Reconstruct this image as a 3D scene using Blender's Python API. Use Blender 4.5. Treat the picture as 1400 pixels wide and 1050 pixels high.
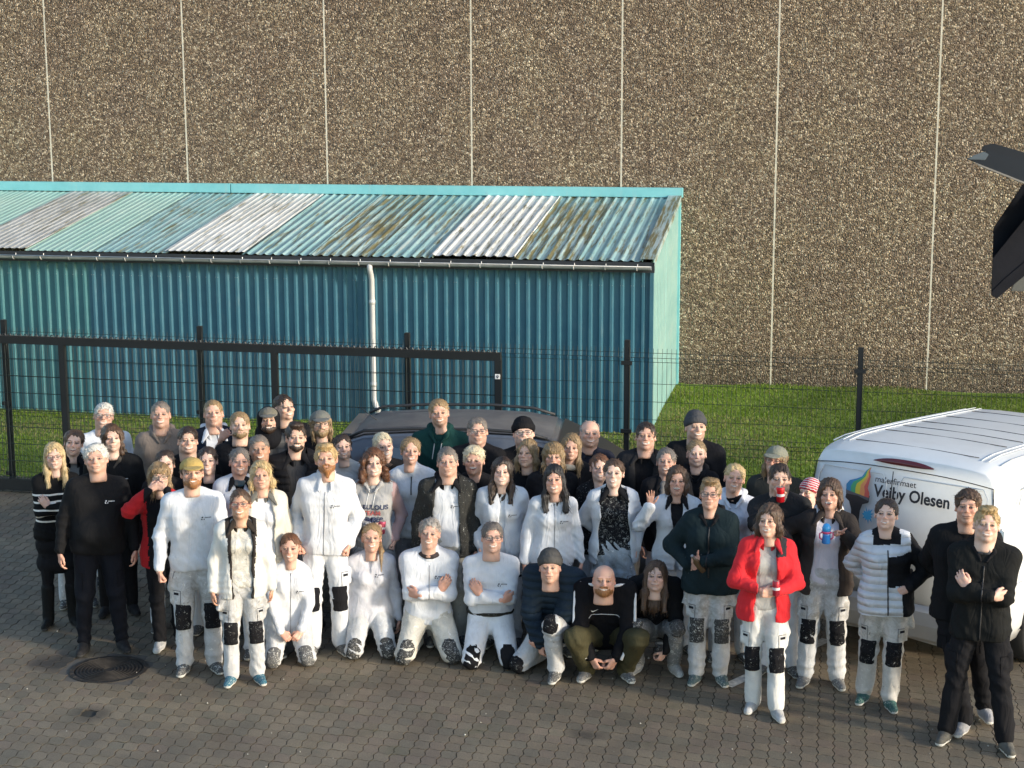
import bpy, bmesh, math, random
import numpy as np
from mathutils import Vector, Matrix
from mathutils.bvhtree import BVHTree
from math import radians, sin, cos, pi, sqrt, atan2

for _o in list(bpy.data.objects):
    bpy.data.objects.remove(_o, do_unlink=True)
scene = bpy.context.scene
COL = scene.collection
random.seed(7)
rng = np.random.RandomState(7)

# ------------------------------------------------------------------ camera
CAM_H, PITCH, ROLL, FPX = 4.94, 0.1849, -0.0034, 2302.3
cam_data = bpy.data.cameras.new('camera')
cam_data.sensor_width = 36.0
cam_data.lens = FPX / 1400.0 * 36.0
cam_data.clip_start, cam_data.clip_end = 0.1, 500
camera = bpy.data.objects.new('camera', cam_data)
COL.objects.link(camera)
_f = Vector((0, cos(PITCH), -sin(PITCH)))
_u0 = Vector((0, sin(PITCH), cos(PITCH)))
_r = cos(ROLL) * Vector((1, 0, 0)) + sin(ROLL) * _u0
_u = -sin(ROLL) * Vector((1, 0, 0)) + cos(ROLL) * _u0
camera.matrix_world = Matrix(((_r.x, _u.x, -_f.x, 0), (_r.y, _u.y, -_f.y, 0), (_r.z, _u.z, -_f.z, CAM_H), (0, 0, 0, 1)))
scene.camera = camera

# ------------------------------------------------------------------ world and sun
SUN_EL = radians(15)
SUN_AZ = radians(-30)           # direction towards the sun, measured from +X (right), negative = towards the camera
sun_dir = Vector((cos(SUN_EL) * cos(SUN_AZ), cos(SUN_EL) * sin(SUN_AZ), sin(SUN_EL)))
world = bpy.data.worlds.new('World')
scene.world = world
world.use_nodes = True
_n = world.node_tree.nodes; _l = world.node_tree.links
_bg = _n['Background']
_sky = _n.new('ShaderNodeTexSky')
_sky.sky_type = 'NISHITA'; _sky.sun_disc = False
_sky.sun_elevation = SUN_EL
_sky.sun_rotation = atan2(sun_dir.x, sun_dir.y)
_sky.air_density = 1.0; _sky.dust_density = 0.8; _sky.ozone_density = 1.0
_l.new(_sky.outputs['Color'], _bg.inputs['Color'])
_bg.inputs['Strength'].default_value = 0.15
sun_data = bpy.data.lights.new('sun', 'SUN')
sun_data.energy = 2.0; sun_data.angle = radians(5.0); sun_data.color = (1.0, 0.90, 0.75)
sun = bpy.data.objects.new('sun', sun_data)
COL.objects.link(sun)
sun.rotation_euler = (-sun_dir).to_track_quat('-Z', 'Y').to_euler()
sun.location = (10, 0, 12)
vs = scene.view_settings
vs.view_transform = 'Standard'; vs.look = 'None'; vs.exposure = 1.25; vs.gamma = 1.0
vs.use_curve_mapping = False

# ------------------------------------------------------------------ object helpers
def tag(o, label=None, cat=None, group=None, kind=None):
    if label: o['label'] = label
    if cat: o['category'] = cat
    if group: o['group'] = group
    if kind: o['kind'] = kind
    return o

def empty(name, loc=(0, 0, 0), rz=0.0, label=None, cat=None, group=None):
    o = bpy.data.objects.new(name, None)
    COL.objects.link(o)
    o.location = loc; o.rotation_euler = (0, 0, rz)
    o.empty_display_size = 0.2
    return tag(o, label, cat, group)

def mesh_np(name, V, quads=None, tris=None, smooth=True, colors=None, slots=None):
    me = bpy.data.meshes.new(name)
    V = np.asarray(V, dtype=np.float32)
    nq = 0 if quads is None else len(quads); nt = 0 if tris is None else len(tris)
    me.vertices.add(len(V)); me.vertices.foreach_set('co', V.ravel())
    idx = []
    if nq: idx.append(np.asarray(quads, dtype=np.int32).ravel())
    if nt: idx.append(np.asarray(tris, dtype=np.int32).ravel())
    idx = np.concatenate(idx) if idx else np.zeros(0, np.int32)
    me.loops.add(len(idx)); me.loops.foreach_set('vertex_index', idx)
    starts = np.concatenate([np.arange(nq) * 4, nq * 4 + np.arange(nt) * 3]).astype(np.int32)
    me.polygons.add(nq + nt)
    me.polygons.foreach_set('loop_start', starts)
    me.polygons.foreach_set('use_smooth', np.full(nq + nt, smooth))
    if slots is not None:
        me.polygons.foreach_set('material_index', np.asarray(slots, dtype=np.int32))
    me.update(calc_edges=True)
    if colors is not None:
        at = me.color_attributes.new('Col', 'FLOAT_COLOR', 'POINT')
        c = np.ones((len(V), 4), np.float32); c[:, :3] = colors
        at.data.foreach_set('color', c.ravel())
    return me

def link(name, me, mats, parent=None, loc=None):
    if not isinstance(mats, (list, tuple)): mats = [mats]
    for m in mats:
        if m is not None: me.materials.append(m)
    o = bpy.data.objects.new(name, me)
    COL.objects.link(o)
    if parent is not None: o.parent = parent
    if loc is not None: o.location = loc
    return o

class MB:
    """collects boxes, prisms, tubes and polygons into one mesh"""
    def __init__(s): s.v = []; s.f = []; s.m = []
    def poly(s, pts, m=0):
        b = len(s.v); s.v += [tuple(p) for p in pts]; s.f.append(tuple(range(b, b + len(pts)))); s.m.append(m); return s
    def box(s, c, size, R=None, m=0):
        hx, hy, hz = size[0] / 2, size[1] / 2, size[2] / 2
        b = len(s.v)
        for dz in (-hz, hz):
            for dx, dy in ((-hx, -hy), (hx, -hy), (hx, hy), (-hx, hy)):
                p = Vector((dx, dy, dz))
                if R is not None: p = R @ p
                s.v.append((c[0] + p.x, c[1] + p.y, c[2] + p.z))
        for q in ((3, 2, 1, 0), (4, 5, 6, 7), (0, 1, 5, 4), (1, 2, 6, 5), (2, 3, 7, 6), (3, 0, 4, 7)):
            s.f.append(tuple(b + i for i in q)); s.m.append(m)
        return s
    def tube(s, pts, r, seg=8, m=0, closed=False, caps=True, flat=None):
        pts = [Vector(p) for p in pts]; n = len(pts)
        rr = r if isinstance(r, (list, tuple)) else [r] * n
        b = len(s.v); prev = None
        for i, p in enumerate(pts):
            if closed: d = pts[(i + 1) % n] - pts[i - 1]
            else: d = pts[min(i + 1, n - 1)] - pts[max(i - 1, 0)]
            if d.length < 1e-9: d = Vector((0, 0, 1))
            d.normalize()
            if prev is None:
                a = Vector((0, 0, 1)) if abs(d.z) < .9 else Vector((1, 0, 0))
                x = d.cross(a).normalized()
            else:
                x = (prev - d * prev.dot(d)).normalized()
            prev = x; y = d.cross(x)
            for k in range(seg):
                a = 2 * pi * k / seg
                s.v.append(tuple(p + x * cos(a) * rr[i] + y * sin(a) * rr[i]))
        for i in range(n if closed else n - 1):
            for k in range(seg):
                a0 = b + i * seg + k; a1 = b + i * seg + (k + 1) % seg
                c0 = b + ((i + 1) % n) * seg + k; c1 = b + ((i + 1) % n) * seg + (k + 1) % seg
                s.f.append((a0, a1, c1, c0)); s.m.append(m)
        if caps and not closed:
            s.f.append(tuple(b + k for k in reversed(range(seg)))); s.m.append(m)
            s.f.append(tuple(b + (n - 1) * seg + k for k in range(seg))); s.m.append(m)
        return s
    def prism(s, outline, axis_vec, m=0):
        """closed outline of 3d points extruded by axis_vec"""
        b = len(s.v); n = len(outline); ax = Vector(axis_vec)
        s.v += [tuple(p) for p in outline]; s.v += [tuple(Vector(p) + ax) for p in outline]
        s.f.append(tuple(range(b, b + n))); s.m.append(m)
        s.f.append(tuple(reversed(range(b + n, b + 2 * n)))); s.m.append(m)
        for i in range(n):
            j = (i + 1) % n
            s.f.append((b + j, b + i, b + n + i, b + n + j)); s.m.append(m)
        return s
    def mesh(s, name, smooth=False):
        me = bpy.data.meshes.new(name); me.from_pydata(s.v, [], s.f)
        me.polygons.foreach_set('material_index', s.m)
        me.polygons.foreach_set('use_smooth', [smooth] * len(s.f)); me.update()
        return me
    def build(s, name, mats, parent=None, smooth=False, bevel=0, fix=True):
        me = s.mesh(name, smooth)
        if fix or bevel:
            bm = bmesh.new(); bm.from_mesh(me)
            bmesh.ops.recalc_face_normals(bm, faces=bm.faces)
            if bevel:
                bmesh.ops.bevel(bm, geom=[e for e in bm.edges if len(e.link_faces) == 2 and e.calc_face_angle(0) > .5], offset=bevel, segments=2, affect='EDGES', clamp_overlap=True)
            bm.to_mesh(me); bm.free()
        return link(name, me, mats, parent)

# ------------------------------------------------------------------ materials
def nt_mat(name):
    m = bpy.data.materials.new(name); m.use_nodes = True
    nt = m.node_tree; b = nt.nodes['Principled BSDF']
    return m, nt, b

class NB:
    """tiny node builder"""
    def __init__(s, nt): s.nt = nt; s.co = nt.nodes.new('ShaderNodeTexCoord')
    def n(s, t, **kw):
        x = s.nt.nodes.new('ShaderNode' + t)
        for k, v in kw.items(): setattr(x, k, v)
        return x
    def l(s, a, b): s.nt.links.new(a, b)
    def map(s, scale=(1, 1, 1), rot=(0, 0, 0), src='Object', loc=(0, 0, 0)):
        m = s.n('Mapping'); m.inputs['Scale'].default_value = scale; m.inputs['Rotation'].default_value = rot; m.inputs['Location'].default_value = loc
        s.l(s.co.outputs[src], m.inputs['Vector']); return m.outputs['Vector']
    def noise(s, scale, detail=3, rough=.5, vec=None, dist=0):
        x = s.n('TexNoise'); x.inputs['Scale'].default_value = scale; x.inputs['Detail'].default_value = detail
        x.inputs['Roughness'].default_value = rough; x.inputs['Distortion'].default_value = dist
        if vec is not None: s.l(vec, x.inputs['Vector'])
        else: s.l(s.co.outputs['Object'], x.inputs['Vector'])
        return x.outputs['Fac']
    def ramp(s, fac, stops, interp='LINEAR'):
        r = s.n('ValToRGB'); r.color_ramp.interpolation = interp
        e = r.color_ramp.elements
        while len(e) < len(stops): e.new(.5)
        for i, (p, c) in enumerate(stops):
            e[i].position = p
            e[i].color = (c, c, c, 1) if isinstance(c, (int, float)) else (c[0], c[1], c[2], 1)
        s.l(fac, r.inputs['Fac']); return r.outputs['Color']
    def mix(s, a, b, fac, mode='MIX'):
        m = s.n('MixRGB', blend_type=mode)
        for sock, v in ((m.inputs['Fac'], fac), (m.inputs['Color1'], a), (m.inputs['Color2'], b)):
            if isinstance(v, (int, float)): sock.default_value = v if sock.name == 'Fac' else (v, v, v, 1)
            elif isinstance(v, (tuple, list)): sock.default_value = (v[0], v[1], v[2], 1)
            else: s.l(v, sock)
        return m.outputs['Color']
    def math(s, op, a, b=None, clamp=False):
        m = s.n('Math', operation=op); m.use_clamp = clamp
        for i, v in enumerate((a, b)):
            if v is None: continue
            if isinstance(v, (int, float)): m.inputs[i].default_value = v
            else: s.l(v, m.inputs[i])
        return m.outputs[0]
    def sep(s, vec):
        x = s.n('SeparateXYZ'); s.l(vec, x.inputs[0]); return x.outputs
    def bump(s, h, strength=.3, dist=.01, normal=None):
        b = s.n('Bump'); b.inputs['Strength'].default_value = strength; b.inputs['Distance'].default_value = dist
        s.l(h, b.inputs['Height'])
        if normal is not None: s.l(normal, b.inputs['Normal'])
        return b.outputs['Normal']

def simple(name, col, rough=.6, metal=0.0, var=.12, scale=6, bump=0, spec=.5, bscale=60, coat=0):
    m, nt, b = nt_mat(name); N = NB(nt)
    f = N.noise(scale, 4)
    c = N.ramp(f, [(.3, tuple(x * (1 - var) for x in col)), (.7, tuple(min(1, x * (1 + var)) for x in col))])
    N.l(c, b.inputs['Base Color'])
    b.inputs['Roughness'].default_value = rough; b.inputs['Metallic'].default_value = metal
    b.inputs['Specular IOR Level'].default_value = spec
    if coat: b.inputs['Coat Weight'].default_value = coat; b.inputs['Coat Roughness'].default_value = .06
    if bump: N.l(N.bump(N.noise(bscale, 3), bump, .004), b.inputs['Normal'])
    return m
# ------------------------------------------------------------------ solid modelling on a grid: rounded cones, ellipsoids, boxes -> smooth mesh
def C(a, b, ra, rb=None, n=None, q=1.0, op='+', k=None):
    return ('c', np.array(a, float), np.array(b, float), ra, ra if rb is None else rb, n, q, op, k)
def E_(c, r, R=None, op='+', k=None):
    return ('e', np.array(c, float), np.array(r, float), R, op, k)
def BX(c, h, r=.01, R=None, op='+', k=None):
    return ('b', np.array(c, float), np.array(h, float), r, R, op, k)

def bounds(prims):
    lo = np.full(3, 9.); hi = np.full(3, -9.)
    for p in prims:
        if p[-2] != '+': continue
        if p[0] == 'c':
            r = max(p[3], p[4]); lo = np.minimum(lo, np.minimum(p[1], p[2]) - r); hi = np.maximum(hi, np.maximum(p[1], p[2]) + r)
        elif p[0] == 'e':
            r = p[2] if p[3] is None else np.full(3, p[2].max()); lo = np.minimum(lo, p[1] - r); hi = np.maximum(hi, p[1] + r)
        else:
            r = p[2] + p[3] if p[4] is None else np.full(3, np.linalg.norm(p[2]) + p[3]); lo = np.minimum(lo, p[1] - r); hi = np.maximum(hi, p[1] + r)
    return lo, hi

def field(prims, xs, ys, zs, k0=.02, clips=()):
    F = np.full((len(xs), len(ys), len(zs)), .25, np.float32)
    for p in prims:
        op, k = p[-2], p[-1]
        if k is None: k = k0
        if p[0] == 'c':
            r = max(p[3], p[4]); lo = np.minimum(p[1], p[2]) - r; hi = np.maximum(p[1], p[2]) + r
        elif p[0] == 'e':
            r = p[2] if p[3] is None else np.full(3, p[2].max()); lo = p[1] - r; hi = p[1] + r
        else:
            r = np.full(3, np.linalg.norm(p[2]) + p[3]); lo = p[1] - r; hi = p[1] + r
        m = k + .035
        i0, i1 = np.searchsorted(xs, lo[0] - m), np.searchsorted(xs, hi[0] + m)
        j0, j1 = np.searchsorted(ys, lo[1] - m), np.searchsorted(ys, hi[1] + m)
        l0, l1 = np.searchsorted(zs, lo[2] - m), np.searchsorted(zs, hi[2] + m)
        if i0 >= i1 or j0 >= j1 or l0 >= l1: continue
        X = xs[i0:i1, None, None].astype(np.float32); Y = ys[None, j0:j1, None].astype(np.float32); Z = zs[None, None, l0:l1].astype(np.float32)
        if p[0] == 'c':
            a, b, ra, rb, n, q = p[1:7]
            if n is not None and q != 1.0:
                n = np.array(n, float); n /= np.linalg.norm(n)
                t = ((X - a[0]) * n[0] + (Y - a[1]) * n[1] + (Z - a[2]) * n[2]) * (q - 1)
                X = X + t * n[0]; Y = Y + t * n[1]; Z = Z + t * n[2]
                b = b + n * (q - 1) * ((b - a) @ n)
            d = b - a; L = d @ d + 1e-9
            t = np.clip(((X - a[0]) * d[0] + (Y - a[1]) * d[1] + (Z - a[2]) * d[2]) / L, 0, 1)
            D = np.sqrt((X - a[0] - t * d[0]) ** 2 + (Y - a[1] - t * d[1]) ** 2 + (Z - a[2] - t * d[2]) ** 2) - (ra + (rb - ra) * t)
        elif p[0] == 'e':
            c, r, R = p[1:4]
            x, y, z = X - c[0], Y - c[1], Z - c[2]
            if R is not None:
                x, y, z = (R[0][0] * x + R[1][0] * y + R[2][0] * z, R[0][1] * x + R[1][1] * y + R[2][1] * z, R[0][2] * x + R[1][2] * y + R[2][2] * z)
            k1 = np.sqrt((x / r[0]) ** 2 + (y / r[1]) ** 2 + (z / r[2]) ** 2)
            k2 = np.sqrt((x / r[0] ** 2) ** 2 + (y / r[1] ** 2) ** 2 + (z / r[2] ** 2) ** 2) + 1e-6
            D = k1 * (k1 - 1) / k2
        else:
            c, h, rr, R = p[1:5]
            x, y, z = X - c[0], Y - c[1], Z - c[2]
            if R is not None:
                x, y, z = (R[0][0] * x + R[1][0] * y + R[2][0] * z, R[0][1] * x + R[1][1] * y + R[2][1] * z, R[0][2] * x + R[1][2] * y + R[2][2] * z)
            qx, qy, qz = np.abs(x) - h[0], np.abs(y) - h[1], np.abs(z) - h[2]
            D = np.sqrt(np.maximum(qx, 0) ** 2 + np.maximum(qy, 0) ** 2 + np.maximum(qz, 0) ** 2) + np.minimum(np.maximum(np.maximum(qx, qy), qz), 0) - rr
        S = F[i0:i1, j0:j1, l0:l1]
        if op == '+':
            h = np.maximum(k - np.abs(S - D), 0) / k
            F[i0:i1, j0:j1, l0:l1] = np.minimum(S, D) - h * h * k * .25
        else:
            h = np.maximum(k - np.abs(S + D), 0) / k
            F[i0:i1, j0:j1, l0:l1] = np.maximum(S, -D) + h * h * k * .25
    X = xs[:, None, None]; Y = ys[None, :, None]; Z = zs[None, None, :]
    for c in clips:
        if callable(c): F = np.maximum(F, c(X, Y, Z).astype(np.float32))
        else:
            P, Nn = c
            F = np.maximum(F, ((X - P[0]) * Nn[0] + (Y - P[1]) * Nn[1] + (Z - P[2]) * Nn[2]).astype(np.float32))
    return F

_ED = [((0,0,0),(1,0,0)),((0,1,0),(1,1,0)),((0,0,1),(1,0,1)),((0,1,1),(1,1,1)),
       ((0,0,0),(0,1,0)),((1,0,0),(1,1,0)),((0,0,1),(0,1,1)),((1,0,1),(1,1,1)),
       ((0,0,0),(0,0,1)),((1,0,0),(1,0,1)),((0,1,0),(0,1,1)),((1,1,0),(1,1,1))]
def nets(F, xs, ys, zs):
    s = F < 0
    c = s[:-1,:-1,:-1].astype(np.int8)
    for dx, dy, dz in ((1,0,0),(0,1,0),(0,0,1),(1,1,0),(1,0,1),(0,1,1),(1,1,1)):
        c = c + s[dx:F.shape[0]-1+dx, dy:F.shape[1]-1+dy, dz:F.shape[2]-1+dz]
    act = (c > 0) & (c < 8)
    I = np.argwhere(act)
    if len(I) == 0: return np.zeros((0, 3)), np.zeros((0, 4), int), np.zeros((0, 3))
    idx = np.full(act.shape, -1, np.int32); idx[act] = np.arange(len(I))
    g = (xs, ys, zs)
    acc = np.zeros((len(I), 3)); cnt = np.zeros(len(I))
    for a, b in _ED:
        ia = I + np.array(a); ib = I + np.array(b)
        fa = F[ia[:,0], ia[:,1], ia[:,2]]; fb = F[ib[:,0], ib[:,1], ib[:,2]]
        m = (fa < 0) != (fb < 0)
        t = np.where(m, fa / np.where(m, fa - fb, 1), 0)
        for ax in range(3):
            pa = g[ax][ia[:,ax]]; pb = g[ax][ib[:,ax]]
            acc[:,ax] += np.where(m, pa + t * (pb - pa), 0)
        cnt += m
    V = acc / cnt[:, None]
    Q = []
    for ax in range(3):
        o = [(1,0,0),(0,1,0),(0,0,1)][ax]
        A = s[:s.shape[0]-o[0], :s.shape[1]-o[1], :s.shape[2]-o[2]]; B = s[o[0]:, o[1]:, o[2]:]
        E = np.argwhere(A != B)
        u, v = (ax + 1) % 3, (ax + 2) % 3
        E = E[(E[:,u] > 0) & (E[:,v] > 0) & (E[:,u] < s.shape[u]-1) & (E[:,v] < s.shape[v]-1)]
        if len(E) == 0: continue
        du = np.zeros(3, int); du[u] = 1; dv = np.zeros(3, int); dv[v] = 1
        q = np.stack([idx[tuple((E - du - dv).T)], idx[tuple((E - dv).T)], idx[tuple(E.T)], idx[tuple((E - du).T)]], 1)
        ins = A[tuple(E.T)]
        q[~ins] = q[~ins][:, ::-1]
        Q.append(q)
    return V, np.concatenate(Q)

def axis(lo, hi, h):
    n = max(3, int(math.ceil((hi - lo) / h)) + 1)
    return lo + np.arange(n) * h

def solid(prims, h=.02, k=.02, clips=(), pad=.03):
    lo, hi = bounds(prims)
    hh = (h, h, h) if isinstance(h, (int, float)) else h
    xs, ys, zs = (axis(lo[i] - pad, hi[i] + pad, hh[i]) for i in range(3))
    F = field(prims, xs, ys, zs, k, clips)
    return nets(F, xs, ys, zs)

def vnormals(V, Q):
    n = np.cross(V[Q[:,2]] - V[Q[:,0]], V[Q[:,3]] - V[Q[:,1]])
    N = np.zeros_like(V)
    for i in range(4): 
        for a in range(3): N[:,a] += np.bincount(Q[:,i], n[:,a], len(V))
    return N / (np.linalg.norm(N, axis=1, keepdims=True) + 1e-12)

def wob(P, f, seed, warp=1.2):
    """smooth pseudo-noise in -1..1 built from warped sines"""
    r = np.random.RandomState(seed)
    a, b, c = (r.randn(3) for _ in range(3))
    a /= np.linalg.norm(a); b /= np.linalg.norm(b); c /= np.linalg.norm(c)
    p0, p1, p2 = r.rand(3) * 6.28
    w = np.sin(P @ b * f * .7 + p1) + .7 * np.sin(P @ c * f * 1.3 + p2)
    return np.sin(P @ a * f + warp * w + p0)
def folds(P, f, seed, d=(0, 0, 1), warp=1.4):
    """fold-like ridges whose crests run across direction d"""
    r = np.random.RandomState(seed)
    d = np.array(d, float); b = r.randn(3); c = r.randn(3)
    b /= np.linalg.norm(b); c /= np.linalg.norm(c)
    w = np.sin(P @ b * f * .35 + r.rand() * 6) + .6 * np.sin(P @ c * f * .6 + r.rand() * 6)
    s = np.sin(P @ d * f + warp * w + r.rand() * 6)
    return 1 - 2 * np.abs(s) ** .8
# ------------------------------------------------------------------ people
def A3(*p): return np.array(p, float)
def unit(v): v = np.array(v, float); return v / (np.linalg.norm(v) + 1e-9)
def rotx(a): c, s = cos(a), sin(a); return np.array([[1,0,0],[0,c,-s],[0,s,c]])
def roty(a): c, s = cos(a), sin(a); return np.array([[c,0,s],[0,1,0],[-s,0,c]])
def rotz(a): c, s = cos(a), sin(a); return np.array([[c,-s,0],[s,c,0],[0,0,1]])

SKIN = {'light': (.60, .395, .295), 'pale': (.65, .445, .35), 'tan': (.48, .285, .19), 'ruddy': (.57, .345, .255), 'child': (.74, .50, .40)}
HAIRC = {'white': (.62, .60, .55), 'grey': (.33, .30, .27), 'greydark': (.17, .145, .125), 'blond': (.46, .32, .15), 'blonde': (.55, .40, .20),
         'dkblond': (.27, .18, .09), 'ginger': (.30, .13, .045), 'brown': (.085, .047, .026), 'dkbrown': (.040, .024, .016), 'black': (.016, .013, .012),
         'platinum': (.68, .58, .40), 'auburn': (.13, .055, .025)}

def head_prims(fem, mouth, wide=1.0):
    j = .90 if fem else 1.0
    P = [E_((0, .014, .030), (.075, .093, .087)),
         E_((0, -.016, -.030), (.062 * wide, .070, .077), k=.02),
         E_((0, -.056, -.088), (.027 * j, .026, .022 * j), k=.022),
         E_((.036 * wide, -.012, -.062), (.022 * j, .042, .030 * j), k=.02), E_((-.036 * wide, -.012, -.062), (.022 * j, .042, .030 * j), k=.02),
         E_((.039, -.060, -.020), (.020, .018, .017), k=.016), E_((-.039, -.060, -.020), (.020, .018, .017), k=.016),
         C((-.036, -.076, .027), (.036, -.076, .027), .0085 if fem else .0115, k=.014),
         E_((.031, -.098, .008), (.017, .014, .0105), op='-', k=.010), E_((-.031, -.098, .008), (.017, .014, .0105), op='-', k=.010),
         E_((.030, -.0775, .008), (.0135, .0125, .0115), k=.003), E_((-.030, -.0775, .008), (.0135, .0125, .0115), k=.003),
         C((0, -.086, .016), (0, -.108, -.020), .0065, .0105 if fem else .012, k=.010),
         E_((.012, -.098, -.025), (.0085, .0095, .007), k=.006), E_((-.012, -.098, -.025), (.0085, .0095, .007), k=.006),
         E_((0, -.076, -.053), (.026, .014, .015), k=.014),
         C((-.016, -.084, -.0505), (.016, -.084, -.0505), .0050, k=.008), C((-.013, -.084, -.0635 - (.006 if mouth == 2 else 0)), (.013, -.084, -.0635 - (.006 if mouth == 2 else 0)), .0062, k=.005)]
    for s in (-1, 1):
        P += [E_((s * .0765, .012, -.004), (.0085, .019, .031), R=rotz(s * .35) @ rotx(-.15), k=.006),
              E_((s * .082, .006, -.002), (.004, .010, .018), op='-', k=.004)]
    if mouth == 2: P.append(E_((0, -.091, -.0575), (.018, .012, .0080), op='-', k=.004))
    if mouth == 1: P.append(E_((0, -.0925, -.0560), (.022, .006, .0040), op='-', k=.003))
    P += [C((0, .020, -.05), (0, .034, -.175), .051 if fem else .058, .056 if fem else .066, k=.03)]
    return P

_HT = {}
def head_template(fem, mouth, wide, fine):
    key = (fem, mouth, wide, fine)
    if key not in _HT:
        h = .0042 if fine else .0056
        xs = np.concatenate([np.arange(-.10, -.062, .008), np.arange(-.062, .0621, h), np.arange(.070, .106, .008)])
        ys = np.concatenate([np.arange(-.130, -.045, h), np.arange(-.040, .125, .011)])
        zs = np.concatenate([np.arange(-.20, -.125, .014), np.arange(-.120, .060, h), np.arange(.066, .135, .010)])
        F = field(head_prims(fem, mouth, wide), xs, ys, zs, .02, clips=[((0, 0, -.185), (0, 0, -1))])
        _HT[key] = nets(F, xs, ys, zs)
    V, Q = _HT[key]
    return V.copy(), Q

def face_colors(V, skin, brow, lips, mouth, stub, makeup=0, seed=0):
    r = np.random.RandomState(seed)
    x, y, z = V[:,0], V[:,1], V[:,2]
    c = np.tile(np.array(skin), (len(V), 1))
    front = y < -.035
    def g(cx, cz, sx, sz): return np.exp(-((np.abs(x) - cx) / sx) ** 2 - ((z - cz) / sz) ** 2) * front
    def blend(w, col): 
        nonlocal c
        w = np.clip(w, 0, 1)[:, None]; c = c * (1 - w) + np.array(col) * w
    red = np.array(skin) * np.array([1.04, .74, .70])
    blend(.55 * g(.038, -.022, .02, .018), red); blend(.6 * g(0, -.018, .014, .012), red)
    blend(.5 * np.exp(-((np.abs(x) - .08) / .012) ** 2), red)
    blend(.20 * (wob(V, 60, seed) * .5 + .5) * front, red)
    if stub: blend(stub * front * np.clip((-.032 - z) / .012, 0, 1) * np.clip((.10 + z) / .0001, 0, 1) * (1 - g(0, -.054, .02, .011)), np.array(brow) * .6 + np.array(skin) * .25)
    # eyes: whites and lid lines darkened to stand in for socket shade
    for s in (-1, 1):
        u = (x - s * .030) / .0155; v = (z - .0070) / .0050
        e = ((u * u + v * v) < 1) & (y < -.06)
        c[e] = (.30, .25, .22)
        ir = e & (((x - s * .030) / .0062) ** 2 + ((z - .008) / .0066) ** 2 < 1)
        c[ir] = (.035, .03, .03)
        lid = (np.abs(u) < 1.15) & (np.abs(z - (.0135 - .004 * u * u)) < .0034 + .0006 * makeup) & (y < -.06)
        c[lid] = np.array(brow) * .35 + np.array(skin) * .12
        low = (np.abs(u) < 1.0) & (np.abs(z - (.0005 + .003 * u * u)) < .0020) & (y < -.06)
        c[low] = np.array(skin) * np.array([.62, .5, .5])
        # brow: thin arc
        ub = (x - s * .031) / .020
        zb = .0285 - .006 * (ub * s) ** 2 * (1 if makeup else .6)
        b = (np.abs(ub) < 1) & (np.abs(z - zb) < (.0028 if makeup else .0044)) & (y < -.055)
        w = .9 * b * (.9 if makeup else .8)
        blend(w, np.array(brow) * .8 + np.array(skin) * .08)
    nos = (np.abs(np.abs(x) - .0075) < .004) & (np.abs(z + .0335) < .003) & (y < -.088)
    c[nos] = np.array(skin) * np.array([.35, .25, .25])
    # mouth
    um = x / .031
    zc = -.0565 + .0085 * um * um * (1.0 if mouth else .55)
    th = (.0, .0046, .0105)[mouth] * np.clip(1 - um * um, 0, 1)
    m = (np.abs(um) < 1) & (y < -.07)
    lipband = m & (np.abs(z - zc) < th + .0042 * np.sqrt(np.clip(1 - um * um, 0, 1)))
    c[lipband] = lips
    inside = m & (np.abs(z - zc) < th)
    c[inside] = (.10, .02, .02)
    teeth = inside & (z > zc - (.2 if mouth == 2 else .9) * th)
    c[teeth] = (.74, .70, .64)
    if mouth == 0:
        ln = m & (np.abs(z - zc) < .0019); c[ln] = np.array(lips) * .35
    # smile folds
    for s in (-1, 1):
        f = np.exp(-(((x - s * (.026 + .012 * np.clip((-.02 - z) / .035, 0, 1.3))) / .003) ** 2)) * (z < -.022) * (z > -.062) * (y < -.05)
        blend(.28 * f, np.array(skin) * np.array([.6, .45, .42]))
    return c

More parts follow.
